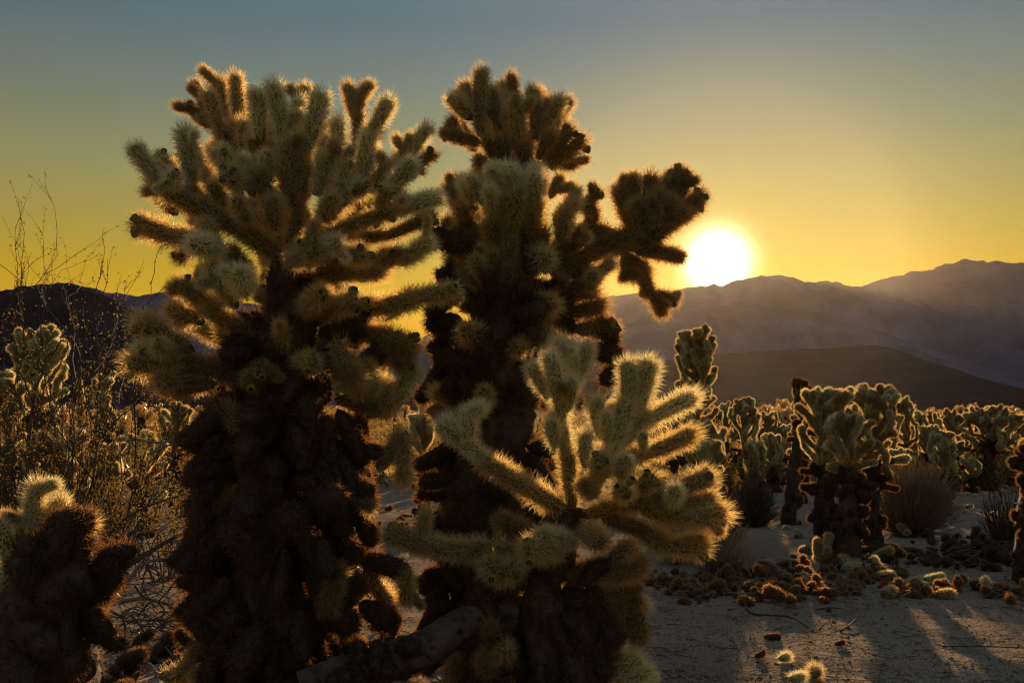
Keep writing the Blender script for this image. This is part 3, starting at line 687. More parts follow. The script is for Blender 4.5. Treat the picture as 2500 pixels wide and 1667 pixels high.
# ------------------------------------------------------------------ the broken cholla in the bottom left corner
DD = 3.15
D = empty('cholla_cactus', base_at(110, DD), 'broken dark cholla stump in the corner below the twiggy shrubs, with fresh pale joints', 'cactus', 'large chollas in the foreground')
Dp = [base_at(110, DD, -0.05), W(110, 1640, DD), W(125, 1450, DD), W(165, 1290, DD)]
trunk(D, Dp, [0.15, 0.15, 0.14, 0.09], spines=5000)
shag(D, Dp, 10, 0.16, 0.034, 'oooo', 0.25)
O6, S6 = (0, 950), 2.187
segs(D, [
 (150, 760, .05, 195, 500, .03, 'p', 0, 1.15), (240, 740, .05, 330, 590, .05, 'p', 0, 1.0), (120, 920, .05, 150, 700, .04, 'p', 0, 1.1), (60, 960, .02, 20, 690, .0, 'p', 0, 1.2), (40, 1150, .0, 10, 980, -.05, 'p', 0, 1.1), (200, 760, .06, 230, 640, .05, 'p', 0, 1.0), (420, 760, .0, 495, 690, .0, 'm', 0, .8),
 (400, 1000, -.02, 380, 650, -.05, 'o', 0, 1.6), (300, 1000, -.06, 320, 650, -.1, 'o', 0, 1.5), (470, 1150, .0, 560, 800, .0, 'o', 0, 1.5), (520, 1150, .02, 600, 880, .02, 'o', 0, 1.2), (200, 1100, -.08, 170, 780, -.1, 'o', 0, 1.5), (320, 1150, -.1, 300, 1060, -.26, 'o', 0, 1.2), (500, 1180, -.02, 480, 1230, -.05, 'o', 0, 1.2),
 (90, 1450, -.1, 110, 1480, -.24, 'o', 1, 1.2), (400, 1460, -.05, 415, 1480, -.2, 'o', 1, 1.2), (520, 1320, .05, 550, 1280, .02, 'm', 1, .8),
], O6, S6, DD, 0.030)
clad(C, 36, 1200, 1400, 1450, 1690, DC, .13, .031)
clad(D, 16, 20, 1330, 270, 1690, DD, .16, .034)

# ------------------------------------------------------------------ chollas of the garden beyond
def grow(label, px, d, top_y, crown_px, seed, lib=MIDL, r=0.022, limbs=9, trunk_r=0.07, lean=0.0, kinds='dmp', depth_gen=3, crown_h=0.5, old=8, group='chollas in the middle distance', base_dz=-0.03):
    """a standing cholla: shaggy trunk, limbs, forking joints"""
    R = random.Random(seed)
    b = base_at(px, d)
    root = empty('cholla_cactus', b, label, 'cactus', group)
    H = CAMH + (HORIZON - top_y) / F * d - b.z
    cw = crown_px / F * d * 0.5
    th = H * (1 - crown_h * 0.75)
    top = b + Vector((lean, 0, th))
    cen = top.copy()
    pts = [b + Vector((0, 0, base_dz)), b + Vector((lean * .25 + R.uniform(-.02, .02), R.uniform(-.02, .02), th * .35)), b + Vector((lean * .6, 0, th * .7)), top]
    trunk_r *= .82
    trunk(root, pts, [trunk_r * 1.2, trunk_r, trunk_r * .9, trunk_r * .6], seg=12, spines=1300, slen=0.034, nsm=5, width=0.0032)
    for k in range(int(old * 2.2)):
        t = R.uniform(0.05, 1.0); a = R.uniform(0, 6.28)
        p = pts[0].lerp(top, t); s_ = Vector((math.cos(a), math.sin(a), 0))
        p0 = p + s_ * trunk_r * .6
        joint(root, lib, p0, p0 + (s_ + Vector((0, 0, R.uniform(-.6, .5)))).normalized() * r * R.uniform(2.6, 4), r, 'o', rand=R)
    ch = H - th
    def fork(p, d, gen, kind_old):
        L = r * R.uniform(3.4, 5.6)
        p1 = p + d * L
        k = R.choice(kinds) if gen > 0 else ('m' if not kind_old else 'o')
        joint(root, lib, p, p1, r * R.uniform(.9, 1.1), k, rand=R)
        if gen < depth_gen:
            n = R.choice((2, 2, 3)) if gen == 0 else R.choice((1, 2, 2))
            for _ in range(n):
                nd = (d + Vector((R.uniform(-.85, .85), R.uniform(-.85, .85), R.uniform(-.15, .65)))).normalized()
                q = p1 - d * r * .6
                out = Vector((q.x + nd.x * L - top.x, q.y + nd.y * L - top.y, 0))
                if out.length > cw * 1.08: continue
                if q.z + nd.z * L > b.z + H + 0.02: continue
                fork(q, nd, gen + 1, kind_old)
    limbs = int(limbs * 1.25)
    for k in range(limbs):
        a = 2.4 * k + R.uniform(-.4, .4)
        t = (k + .5) / limbs
        el = -0.25 + 1.5 * t
        zoff = th + ch * (-0.35 + (0.35 + max(0.2, 1 - 13 * r / max(ch, .01))) * t)
        p = b + Vector((lean * min(1, zoff / th), 0, zoff))
        dirv = Vector((math.cos(a) * math.cos(el), math.sin(a) * math.cos(el), math.sin(el)))
        reach = cw * .42 * math.cos(el)
        q = p + Vector((math.cos(a), math.sin(a), 0)) * reach * .25
        if reach > 0.05:
            q2 = p + dirv * (reach * .8 + r)
            joint(root, lib, p, q2, r * 1.1, 'o' if t < .4 else 'm', rand=R)
            q = q2 - dirv * r * .6
        fork(q, dirv, 0, t < .35)
    # crown centre
    if ch > 0.1:
        n_ = max(1, int(ch * .7 / .16)); hh = max(.06, ch - r * 9)
        for k in range(n_):
            joint(root, lib, top + Vector((0, 0, hh * k / n_ - .03)), top + Vector((0, 0, hh * (k + 1) / n_ + .02)), r * 1.3, 'd', rand=R)
        for k in range(3): fork(top + Vector((0, 0, hh)), Vector((R.uniform(-.2, .2), 0, 1)).normalized(), 1, False)
    return root

grow('slender cholla glowing yellow below the sun, alone against the hillside', 1703, 11.5, 803, 98, 1, r=0.030, limbs=26, trunk_r=.11, crown_h=.78, kinds='dmp', old=14)
grow('left of the two big flat-topped chollas in the right clearing', 2012, 7.5, 945, 140, 2, r=0.024, limbs=13, trunk_r=.085, crown_h=.62, old=16)
grow('cholla with drooping bulbous head and thick dark trunk in the right clearing', 2075, 6.75, 1020, 135, 3, r=0.024, limbs=10, trunk_r=.095, crown_h=.42, kinds='dmp', old=14)
grow('fan-topped cholla just behind the bulbous-headed one in the right clearing', 2132, 7.7, 944, 130, 4, r=0.024, limbs=13, trunk_r=.08, crown_h=.6, old=8)
grow('dark leaning cholla behind the left flat-topped one', 1925, 9.6, 935, 46, 5, r=0.024, limbs=5, trunk_r=.075, lean=.14, crown_h=.35, kinds='mo', old=8)
grow('upright cholla with two heads right of the glowing slender one', 1818, 13.5, 974, 66, 6, r=0.026, limbs=11, trunk_r=.14, crown_h=.75, old=14)
grow('narrow cholla tucked left of the upright two-headed one', 1771, 15, 985, 36, 7, r=0.024, limbs=6, trunk_r=.08, crown_h=.6)
grow('bushy cholla between the two-headed one and the leaning dark one', 1878, 15.5, 1008, 48, 8, r=0.024, limbs=8, trunk_r=.08, crown_h=.7)
grow('small starry cholla standing low before the bare sand', 1890, 13, 1058, 62, 9, r=0.026, limbs=10, trunk_r=.06, crown_h=.75, kinds='pm')
grow('pale cholla partly hidden behind the golden arms, upper one', 1728, 8.8, 1030, 85, 10, r=0.023, limbs=10, trunk_r=.07, crown_h=.6, kinds='pm')
grow('pale cholla partly hidden behind the golden arms, lower one', 1722, 7.6, 1078, 90, 11, r=0.023, limbs=10, trunk_r=.07, crown_h=.6, kinds='pm')
grow('short cholla showing over the right shoulder of the golden arms', 1690, 12.5, 992, 48, 12, r=0.024, limbs=8, trunk_r=.08, crown_h=.6)
grow('tall cholla right behind the fan-topped one', 2212, 12.5, 977, 56, 13, r=0.025, limbs=9, trunk_r=.09, crown_h=.65)
grow('pale cholla peeping over the round dry bush', 2208, 10.2, 1100, 75, 14, r=0.023, limbs=9, trunk_r=.06, crown_h=.7, kinds='pm')
grow('wide cholla crown in the row behind the dry bush, topmost', 2318, 13.5, 1006, 70, 15, r=0.025, limbs=10, trunk_r=.08, crown_h=.6)
grow('tiered cholla just above the right side of the dry bush', 2305, 11, 1055, 66, 16, r=0.024, limbs=11, trunk_r=.075, crown_h=.75)
grow('dark-stemmed cholla left of the tiered one above the dry bush', 2268, 12, 1043, 50, 17, r=0.024, limbs=8, trunk_r=.09, crown_h=.5, kinds='mp')
grow('low grey-green cholla between the tiered one and the wide dark-trunked one', 2365, 14, 1056, 50, 18, r=0.025, limbs=8, trunk_r=.06, crown_h=.7, kinds='pm')
grow('wide-spreading cholla on a straight dark trunk near the right edge', 2415, 13.2, 997, 142, 19, r=0.024, limbs=16, trunk_r=.10, crown_h=.5, kinds='dmp', old=10)
grow('small branching cholla at the foot of the wide-spreading one', 2372, 12.9, 1117, 48, 20, r=0.024, limbs=7, trunk_r=.05, crown_h=.75, kinds='pm', old=3)
grow('thin cholla above the left side of the dry bush', 2232, 13, 1045, 46, 21, r=0.024, limbs=7, trunk_r=.07, crown_h=.65)
grow('distant cholla topping the row left of the wide crown', 2282, 17, 1008, 40, 22, r=0.026, limbs=8, trunk_r=.08, crown_h=.6, lib=FARL)
grow('dark thick-trunked cholla cut by the right edge', 2530, 6.3, 1010, 60, 23, r=0.025, limbs=3, trunk_r=.14, crown_h=.25, kinds='om', old=22)
grow('small cholla showing between the two tall chollas', 1035, 8.5, 965, 60, 24, r=0.024, limbs=9, trunk_r=.07, crown_h=.7, kinds='pm')
for k, (lab, px_, d_, ty, cw_) in enumerate((
    ('cholla half hidden behind the leaning dark trunk', 1952, 11.5, 1012, 50),
    ('cholla filling the gap between the fan-topped one and the tall one behind it', 2178, 12, 1012, 52),
    ('low cholla right of the wide-spreading one, at the frame edge', 2482, 14.5, 1022, 60),
    ('small cholla left of the slender glowing one', 1655, 13, 1018, 50),
    ('squat cholla right below the two-headed one', 1838, 10.5, 1082, 62),
    ('cholla between the wide crown and the wide-spreading one', 2345, 16, 1014, 44),
    ('short cholla above the grey bush behind the starry one', 1920, 14, 1036, 44),
    ('cholla just right of the tall one behind the fan-topped one', 2248, 14.5, 1006, 42))):
    grow(lab, px_, d_, ty, cw_, 200 + k, r=0.024, limbs=9, trunk_r=.09, crown_h=.55 + .03 * k, kinds='dmp', old=9)
# left side
grow('round-topped cholla behind the wispy shrub at left', 95, 9.0, 808, 125, 30, r=0.026, limbs=14, trunk_r=.11, crown_h=.55, kinds='pmp', old=12)
grow('little pale-tipped cholla under the lowest left arm of the tall one', 255, 10.5, 915, 55, 31, r=0.024, limbs=7, trunk_r=.085, crown_h=.5, kinds='pm')
grow('small cholla left of the pale-tipped one, half hidden in scrub', 195, 12, 925, 42, 32, r=0.024, limbs=6, trunk_r=.07, crown_h=.6)
grow('cholla at the left edge half covered by scrub', 22, 8.0, 910, 90, 33, r=0.024, limbs=9, trunk_r=.09, crown_h=.6)
grow('cholla with golden edge on a dark stem behind the dead branches', 345, 8.4, 1062, 110, 34, r=0.024, limbs=9, trunk_r=.075, crown_h=.55, kinds='mp')
grow('large-jointed cholla in the scrub above the broken stump', 150, 5.6, 1060, 150, 35, r=0.026, limbs=6, trunk_r=.09, crown_h=.6, kinds='mp', lib=MIDL)
grow('cholla behind the dead branches right of the scrub', 430, 10, 985, 80, 36, r=0.024, limbs=9, trunk_r=.08, crown_h=.6)
grow('low cholla beside the dark stem behind the dead branches', 270, 7.6, 1085, 80, 37, r=0.023, limbs=8, trunk_r=.06, crown_h=.65, kinds='mp')
# young plants on the sand
grow('young three-jointed cholla at the left foot of the thick dark trunk', 2018, 6.75, 1318, 50, 40, r=0.023, limbs=3, trunk_r=.02, crown_h=.9, depth_gen=1, kinds='pm', old=0, group='young chollas on the sand')
grow('young cholla standing right of the thick dark trunk', 2132, 7.1, 1322, 18, 41, r=0.026, limbs=1, trunk_r=.015, crown_h=.9, depth_gen=1, kinds='pm', old=0, group='young chollas on the sand')
grow('tiny cholla sprouting before the round dry bush', 2207, 8.6, 1285, 26, 42, r=0.022, limbs=4, trunk_r=.012, crown_h=.9, depth_gen=0, kinds='pm', old=0, group='young chollas on the sand')

# far chollas: one mesh each, too small to show their joints
def far_mesh(name, seed):
    R = random.Random(seed); V, Fs, idx = [], [], []
    def blob(p0, p1, r, mi):
        path = [p0, p0.lerp(p1, .35), p0.lerp(p1, .75), p1]
        v, f = tube(path, [r * .7, r, r, r * .5], 6, cap=True)
        o = len(V); V.extend(tuple(q) for q in v); Fs.extend(tuple(i + o for i in q) for q in f); idx.extend([mi] * len(f))
        for _ in range(16):
            t = R.random(); c = p0.lerp(p1, t)
            n = Vector((R.gauss(0, 1), R.gauss(0, 1), R.gauss(0, 1))).normalized()
            s = n.orthogonal().normalized() * .007
            o = len(V); V.extend((tuple(c + n * r * .8 - s), tuple(c + n * r * .8 + s), tuple(c + n * (r + .034))))
            Fs.append((o, o + 1, o + 2)); idx.append(1)
    v, f = tube([Vector((0, 0, -.05)), Vector((.02, 0, .4)), Vector((0, 0, .75))], [.1, .085, .06], 7)
    V.extend(tuple(q) for q in v); Fs.extend(f); idx.extend([0] * len(f))
    for k in range(26):
        a = k * 2.4; el = R.uniform(-.1, 1.4)
        d = Vector((math.cos(a) * math.cos(el), math.sin(a) * math.cos(el), math.sin(el)))
        p = Vector((0, 0, .62)) + d * R.uniform(.04, .22)
        blob(p, p + (d + Vector((0, 0, .4))).normalized() * .15, .04, 1)
    return mesh_of(name, V, Fs, [M['bark'], M['spine_mid']], idx)
FARM = [far_mesh('far_cholla_%d' % k, 60 + k) for k in range(4)]
R = random.Random(5)
for k in range(230):
    d = 16 + 60 * R.random() ** 1.2
    px = R.uniform(-40, 2540)
    if 430 < px < 1600 and R.random() < .75: continue
    o = obj_of('cholla_cactus', FARM[k % 4], None, base_at(px, d))
    s_ = R.uniform(.75, 1.25); o.scale = (s_, s_, s_ * R.uniform(.85, 1.1)); o.rotation_euler = (0, 0, R.uniform(0, 6.28))
    tag(o, 'one of the small far chollas dotting the flat below the hills', 'cactus', 'far chollas on the flat')

# ------------------------------------------------------------------ low scrub carpeting the far flat
def far_scrub():
    R = random.Random(8); V, Fs = [], []
    for k in range(9000):
        d = 13 * (20 ** R.random())
        px = R.uniform(-150, 2650)
        b = base_at(px, d); h = R.uniform(.25, .75); w = h * R.uniform(.6, 1.1)
        for _ in range(14):
            a = R.uniform(0, 6.28); q = R.random()
            c = b + Vector((math.cos(a) * w * q, math.sin(a) * w * q, h * R.uniform(.1, 1) * (1 - .5 * q)))
            s = h * R.uniform(.1, .2)
            o = len(V)
            for _v in range(3): V.append((c.x + R.uniform(-s, s), c.y + R.uniform(-s, s), c.z + R.uniform(-s, s)))
            Fs.append((o, o + 1, o + 2))
    tag(obj_of('desert_scrub', mesh_of('desert_scrub', V, Fs, [M['leaf']])), 'low brown scrub covering the flat as far as the hills', 'scrub', kind='stuff')
far_scrub()

# ------------------------------------------------------------------ shrubs
class Shrub:
    def __init__(self, seed): self.R = random.Random(seed); self.V, self.F, self.L, self.LF, self.S, self.SF = [], [], [], [], [], []
    def strand(self, pts, r0, r1, seg=3):
        n = len(pts)
        v, f = tube(pts, [r0 + (r1 - r0) * i / (n - 1) for i in range(n)], seg, cap=False)
        o = len(self.V); self.V.extend(tuple(q) for q in v); self.F.extend(tuple(i + o for i in q) for q in f)
    def leaf(self, p, s):
        R = self.R; d = Vector((R.gauss(0, 1), R.gauss(0, 1), R.gauss(0, 1))).normalized(); u = d.orthogonal().normalized()
        o = len(self.L); self.L.extend((tuple(p), tuple(p + d * s * .5 + u * s * .3), tuple(p + d * s), tuple(p + d * s * .5 - u * s * .3)))
        self.LF.append((o, o + 1, o + 2, o + 3))
    def seed(self, p, s):
        o = len(self.S)
        self.S.extend(tuple(p + Vector(v) * s) for v in ((1, 0, 0), (-1, 0, 0), (0, 1, 0), (0, -1, 0), (0, 0, 1), (0, 0, -1)))
        self.SF.extend(tuple(o + i for i in t) for t in ((0, 2, 4), (2, 1, 4), (1, 3, 4), (3, 0, 4), (2, 0, 5), (1, 2, 5), (3, 1, 5), (0, 3, 5)))
    def twig(self, p, d, L, r, gen, leafn, leafs, seedp, gravity=.0):
        R = self.R; pts = [p]; n = 5
        for i in range(n):
            d = (d + Vector((R.uniform(-.25, .25), R.uniform(-.25, .25), R.uniform(-.15, .2) - gravity))).normalized()
            pts.append(pts[-1] + d * L / n)
        self.strand(pts, r, r * .45)
        if gen > 0:
            for _ in range(R.choice((2, 3, 3))):
                i = R.randint(1, n); nd = (d + Vector((R.uniform(-.9, .9), R.uniform(-.9, .9), R.uniform(-.2, .6)))).normalized()
                self.twig(pts[i], nd, L * R.uniform(.4, .65), r * .55, gen - 1, leafn, leafs, seedp, gravity)
        if gen <= 1:
            for _ in range(leafn):
                i = R.randint(0, n - 1); q = pts[i].lerp(pts[i + 1], R.random())
                q = q + Vector((R.gauss(0, 1), R.gauss(0, 1), R.gauss(0, 1))) * .008
                self.leaf(q, leafs * R.uniform(.6, 1.3))
            if R.random() < seedp: self.seed(pts[-1], R.uniform(.0025, .004))
    def build(self, name, base, label, cat, stem, leafm=None, group=None):
        root = empty(name, base, label, cat, group)
        def part(nm, V, Fs, m):
            o = obj_of(nm, mesh_of(nm, [(v[0] - base.x, v[1] - base.y, v[2] - base.z) for v in V], Fs, [m]), root); o['kind'] = 'stuff'
        part('stems', self.V, self.F, M[stem])
        if self.L: part('leaves', self.L, self.LF, M[leafm or 'leaf'])
        if self.S: part('seeds', self.S, self.SF, M['seed'])
        return root

def creosote(label, px, d, top_y, n, spread, seed, leafn=5, leafs=.010, gen=2, r=.006, lean=0.0, seedp=.25, group='wispy shrubs at left'):
    s = Shrub(seed); b = base_at(px, d); H = CAMH + (HORIZON - top_y) / F * d
    for k in range(n):
        a = s.R.uniform(0, 6.28); q = spread * math.sqrt(s.R.random())
        dirv = Vector((math.cos(a) * q + lean, math.sin(a) * q, 1)).normalized()
        s.twig(b + Vector((math.cos(a), math.sin(a), 0)) * .06, dirv, H * s.R.uniform(.42, .62), r * s.R.uniform(.6, 1.1), gen, leafn, leafs, seedp)
    return s.build('creosote_shrub', b, label, 'shrub', 'dark_twig', 'leaf', group)
creosote('tall wispy shrub with thin twigs rising against the yellow sky at left', 205, 5.3, 440, 18, .19, 51, gen=3, leafn=4, leafs=.014, lean=.015, r=.009, seedp=.12)
creosote('wispy shrub cut by the left edge, its thin twigs against the sky', -5, 5.6, 440, 13, .18, 52, gen=3, leafn=4, leafs=.014, r=.009, seedp=.12)
creosote('brown leafy shrub filling the scrub at the left edge', 60, 5.2, 880, 16, .55, 53, gen=3, leafn=8, leafs=.016)
creosote('brown leafy shrub between the round-topped cholla and the pale-tipped one', 230, 5.6, 950, 18, .6, 54, gen=3, leafn=8, leafs=.016)
creosote('brown leafy shrub left of the tall cholla trunk', 400, 6.4, 985, 14, .6, 55, gen=3, leafn=8, leafs=.016)
creosote('sparse low shrub below the dark stem at left', 330, 6.6, 1170, 10, .9, 56, gen=2, leafn=4, leafs=.010)

def brush(label, px, py, w, h, n, seed, mat='dry_stem', thick=.0016, name='dry_bush', leafn=0):
    """dome of fine dry stems fanning from one foot"""
    s = Shrub(seed); b = on_ground(px, py)
    for k in range(n):
        a = s.R.uniform(0, 6.28); q = math.sqrt(s.R.random())
        el = math.acos(min(1, q * .97))
        d = Vector((math.cos(a) * q, math.sin(a) * q, math.sqrt(max(.02, 1 - q * q)) * (h / w * 2)))
        L = w * .5 * s.R.uniform(.7, 1.08)
        p0 = b + Vector((math.cos(a), math.sin(a), 0)) * .05 * s.R.random()
        mid = p0 + d * L * .55 + Vector((s.R.uniform(-.03, .03), s.R.uniform(-.03, .03), s.R.uniform(-.02, .03)))
        end = p0 + d * L + Vector((s.R.uniform(-.04, .04), s.R.uniform(-.04, .04), s.R.uniform(0, .05)))
        pts = smooth_path([p0, p0.lerp(mid, .5) + Vector((0, 0, -.02)), mid, end], 2)
        s.strand(pts, thick * 1.6, thick * .5)
        for _ in range(3):
            i = s.R.randint(2, len(pts) - 2); t = pts[i]
            e = t + (d + Vector((s.R.uniform(-.5, .5), s.R.uniform(-.5, .5), s.R.uniform(0, .6)))).normalized() * L * s.R.uniform(.15, .35)
            s.strand([t, t.lerp(e, .5) + Vector((0, 0, .008)), e], thick, thick * .4)
            for _l in range(leafn): s.leaf(t.lerp(e, s.R.random()), .012)
    return s.build(name, b, label, 'bush', mat)
brush('round dome of fine grey dry stems on the sand right of the bulbous cholla', 2222, 1290, .98, .66, 1500, 61, thick=.0022)
brush('small dark twiggy bush on the sand behind the golden cholla', 1838, 1270, .52, .42, 700, 62, 'dark_twig', .0026, leafn=4)
brush('grey twiggy bush beside the trunk at the right edge', 2455, 1330, .5, .5, 260, 63, 'dark_twig', .0024)
brush('hazy grey bush behind the starry cholla', 1905, 1178, .75, .55, 420, 64, thick=.0035)
creosote('wide brown leafy shrub below the pale hidden chollas', 1800, 10.3, 1105, 26, .85, 65, gen=3, leafn=14, leafs=.022, group='leafy shrubs at right')
brush('tall dark brush behind the golden cholla arm tips', 1715, 1345, .75, .7, 700, 70, 'dark_twig', .0024, leafn=3)
brush('dry grass tuft in the litter left of the thick dark trunk', 1760, 1395, .55, .36, 260, 66, thick=.0016)
brush('dry grass tuft behind the golden cholla arm', 1660, 1360, .6, .45, 260, 67, thick=.0018)
brush('thin upright straw tuft at the edge of the litter', 2070, 1445, .12, .14, 26, 68, thick=.0014)
brush('grey bush at the foot of the far trunk by the right edge', 2470, 1180, .7, .5, 260, 69, thick=.003)

# ------------------------------------------------------------------ dead shrub with bare hooped branches
def dead_shrub():
    Rn = random.Random(71)
    base = on_ground(290, 1560)
    root = empty('dead_shrub', base, 'bare dead grey shrub of looping branches between the stump and the tall cholla', 'shrub')
    d0 = base.y
    def path(pix): return smooth_path([W(x, y, d0 + dd) - base for x, y, dd in pix], 6)
    rows = [
     ([(280, 1400, .1), (360, 1350, .2), (430, 1310, .3), (520, 1265, .4)], .016),
     ([(300, 1440, .05), (350, 1375, .1), (430, 1365, .15), (500, 1350, .2)], .011),
     ([(290, 1470, .0), (350, 1460, .05), (430, 1480, .1), (480, 1510, .1)], .010),
     ([(430, 1320, .1), (450, 1380, .05), (420, 1430, .0), (385, 1470, -.05)], .007),
     ([(445, 1330, .1), (480, 1380, .1), (492, 1430, .08), (490, 1500, .05)], .007),
     ([(330, 1430, .0), (350, 1455, -.03), (385, 1470, -.05), (420, 1510, -.05)], .007),
     ([(455, 1410, .1), (460, 1450, .08), (480, 1500, .05), (500, 1560, .0)], .006),
     ([(270, 1490, -.05), (300, 1510, -.08), (305, 1550, -.1), (285, 1590, -.1)], .008),
     ([(320, 1500, -.05), (350, 1540, -.08), (355, 1590, -.1), (345, 1620, -.1)], .006),
     ([(360, 1380, .1), (390, 1400, .05), (395, 1440, .0), (340, 1455, -.02)], .005),
     ([(300, 1270, .2), (350, 1240, .3), (420, 1215, .4), (500, 1195, .5)], .007),
     ([(290, 1330, .15), (340, 1300, .2), (390, 1290, .2), (450, 1250, .25)], .006),
     ([(320, 1070, .6), (400, 1080, .7), (460, 1050, .8), (520, 1060, .9)], .008),
     ([(360, 1110, .6), (420, 1085, .7), (500, 1090, .8)], .006),
     ([(70, 1080, .5), (85, 960, .5), (110, 900, .5), (150, 830, .5)], .010),
     ([(80, 980, .5), (50, 910, .5), (28, 895, .5)], .006),
     ([(95, 920, .5), (60, 880, .5), (30, 870, .5)], .005),
    ]
    for k in range(26):
        x, y = Rn.uniform(280, 500), Rn.uniform(1480, 1590)
        a = Rn.uniform(-1, 1)
        rows.append(([(x, y, Rn.uniform(-.2, .3)), (x + 35, y - 18 + 20 * a, 0.05), (x + 75, y + 25 * a, Rn.uniform(-.1, .2)), (x + 105, y + 30 + 25 * a, .05)], Rn.uniform(.003, .006)))
    for pix, r in rows:
        pts = path(pix); n = len(pts)
        v, f = tube(pts, [r * (1 - .6 * i / n) for i in range(n)], 7, .25, Rn.uniform(0, 9), 30)
        obj_of('branch', mesh_of('branch', v, f, [M['grey_twig' if Rn.random() < .6 else 'dark_twig']], smooth=True), root)
    s = Shrub(72)
    for k in range(130):
        p = W(Rn.uniform(280, 510), Rn.uniform(1340, 1600), d0 + Rn.uniform(-.2, .4))
        s.twig(p, Vector((Rn.uniform(-1, 1), Rn.uniform(-.4, .4), Rn.uniform(-.3, .5))).normalized(), Rn.uniform(.1, .28), .0026, 1, 0, .01, 0)
    o = obj_of('twigs', mesh_of('twigs', [tuple(Vector(v) - base) for v in s.V], s.F, [M['dark_twig']]), root); o['kind'] = 'stuff'
dead_shrub()

# ------------------------------------------------------------------ fallen trunk: pitted bare wood
def fallen_trunk():
    d = 3.3
    base = on_ground(1000, 1667 + 40)
    P = [W(740, 1690, 3.2), W(900, 1630, 3.25), W(1030, 1585, 3.3), W(1130, 1525, 3.36), W(1260, 1488, 3.42)]
    path = smooth_path([p for p in P], 22)
    rr = np.interp(np.linspace(0, 1, len(path)), [0, .3, .6, 1], [.075, .062, .06, .05])
    seg = 40
    V, Fs = tube(path, rr, seg, .16, 3.0, 9)
    Rn = random.Random(4)
    cen = np.array([tuple(p) for p in path]); va = np.array([tuple(v) for v in V])
    for k in range(120):
        i = Rn.randrange(len(va)); c = va[i]; s = Rn.uniform(.006, .014); dep = Rn.uniform(.35, .6)
        dist = np.linalg.norm(va - c, axis=1)
        w = np.clip(1 - (dist / s) ** 2, 0, 1)
        ax = cen[np.arange(len(va)) // seg]
        va += (ax - va) * (w * dep)[:, None]
    root = empty('fallen_cholla_trunk', base, 'bare pitted dead trunk lying propped between the tall chollas', 'log')
    vv = va - np.array(tuple(base))
    obj_of('log', mesh_of('log', vv, Fs, [M['dead_wood']], smooth=True), root)
    # the crusted lower half keeps old dark joints
    for k in range(26):
        t = Rn.uniform(0, .55); p = path[int(t * (len(path) - 1))]
        a = Rn.uniform(0, 6.28); dv = Vector((math.cos(a) * .5, -abs(math.sin(a)), Rn.uniform(-.5, .7))).normalized()
        joint(root, NEAR, p + dv * .03, p + dv * .03 + dv * Rn.uniform(.05, .1), .026, 'o', 'dead_joint', Rn)
fallen_trunk()

# ------------------------------------------------------------------ litter of fallen joints
def litter(name, label, rows, seed, mats=('body_old', 'spine_old'), pale=.0):
    """a drift of dead joints, one mass"""
    Rn = random.Random(seed); V, Fs, idx = [], [], []
    src = [m for r_ in (2.4, 3.6, 5.0) for m in FARL[r_]]
    arr = []
    for m in src:
        co = np.zeros(len(m.vertices) * 3); m.vertices.foreach_get('co', co)
        arr.append((co.reshape(-1, 3), [tuple(p.vertices) for p in m.polygons], [p.material_index for p in m.polygons]))
    for (x0, y0, x1, y1, n, hump) in rows:
        for k in range(n):
            if k % 9 == 0: cx, cy, cs = Rn.uniform(x0, x1), Rn.uniform(y0, y1), Rn.uniform(.03, .22)
            px, py = cx + Rn.gauss(0, cs) * (x1 - x0), cy + Rn.gauss(0, .22) * (y1 - y0)
            g = on_ground(px, py)
            g.z += Rn.random() ** 1.6 * hump - .012
            co, fs, mi = Rn.choice(arr)
            q = Vector((Rn.gauss(0, 1), Rn.gauss(0, 1), Rn.gauss(0, .35))).normalized().to_track_quat('Z', 'Y').to_matrix()
            r = .008 + .018 * Rn.random() ** 1.3
            pts = (np.array(q) @ (co * r).T).T + np.array(tuple(g)) + np.array([0, 0, r * .8])
            o = len(V); V.extend(map(tuple, pts)); Fs.extend(tuple(i + o for i in f) for f in fs); idx.extend(mi)
    for (x0, y0, x1, y1, n, hump) in rows:      # broken twigs among the joints
        for k in range(n // 3):
            p = on_ground(Rn.uniform(x0 - 20, x1 + 20), Rn.uniform(y0 - 6, y1 + 8), Rn.random() * hump * .7)
            e = p + Vector((Rn.uniform(-.12, .12), Rn.uniform(-.12, .12), Rn.uniform(-.01, .06)))
            v, f = tube([p, p.lerp(e, .5) + Vector((Rn.uniform(-.02, .02), 0, .012)), e], [.0035, .003, .0015], 4)
            o = len(V); V.extend(tuple(q) for q in v); Fs.extend(tuple(i + o for i in q) for q in f); idx.extend([2] * len(f))
    me = mesh_of(name, V, Fs, [M[mats[0]], M[mats[1]], M['grey_twig']], idx)
    tag(obj_of(name, me), label, 'litter', kind='stuff')
litter('cactus_litter', 'dark drift of dead cactus joints along the edge of the bare sand', [
    (1560, 1400, 1800, 1455, 110, .05), (1780, 1375, 2060, 1450, 150, .07), (2040, 1400, 2200, 1445, 50, .05), (2190, 1425, 2440, 1450, 60, .05), (2440, 1430, 2560, 1460, 40, .05)], 81, ('body_old', 'spine_rust'))
litter('cactus_litter', 'dark bank of dead joints behind the first drift, reaching the right-edge trunk', [
    (2130, 1345, 2300, 1372, 130, .05), (2290, 1335, 2520, 1378, 230, .09)], 82)
litter('cactus_litter', 'scattered dead joints under the two tall chollas', [(760, 1560, 1100, 1667, 70, .05), (1080, 1560, 1300, 1620, 60, .06), (930, 1240, 1080, 1300, 40, .05), (40, 1580, 420, 1667, 60, .05)], 83)
litter('cactus_litter', 'ring of fallen joints round the foot of the wide-spreading cholla', [(2320, 1180, 2480, 1205, 40, .03)], 84, ('body_green', 'spine_pale'))

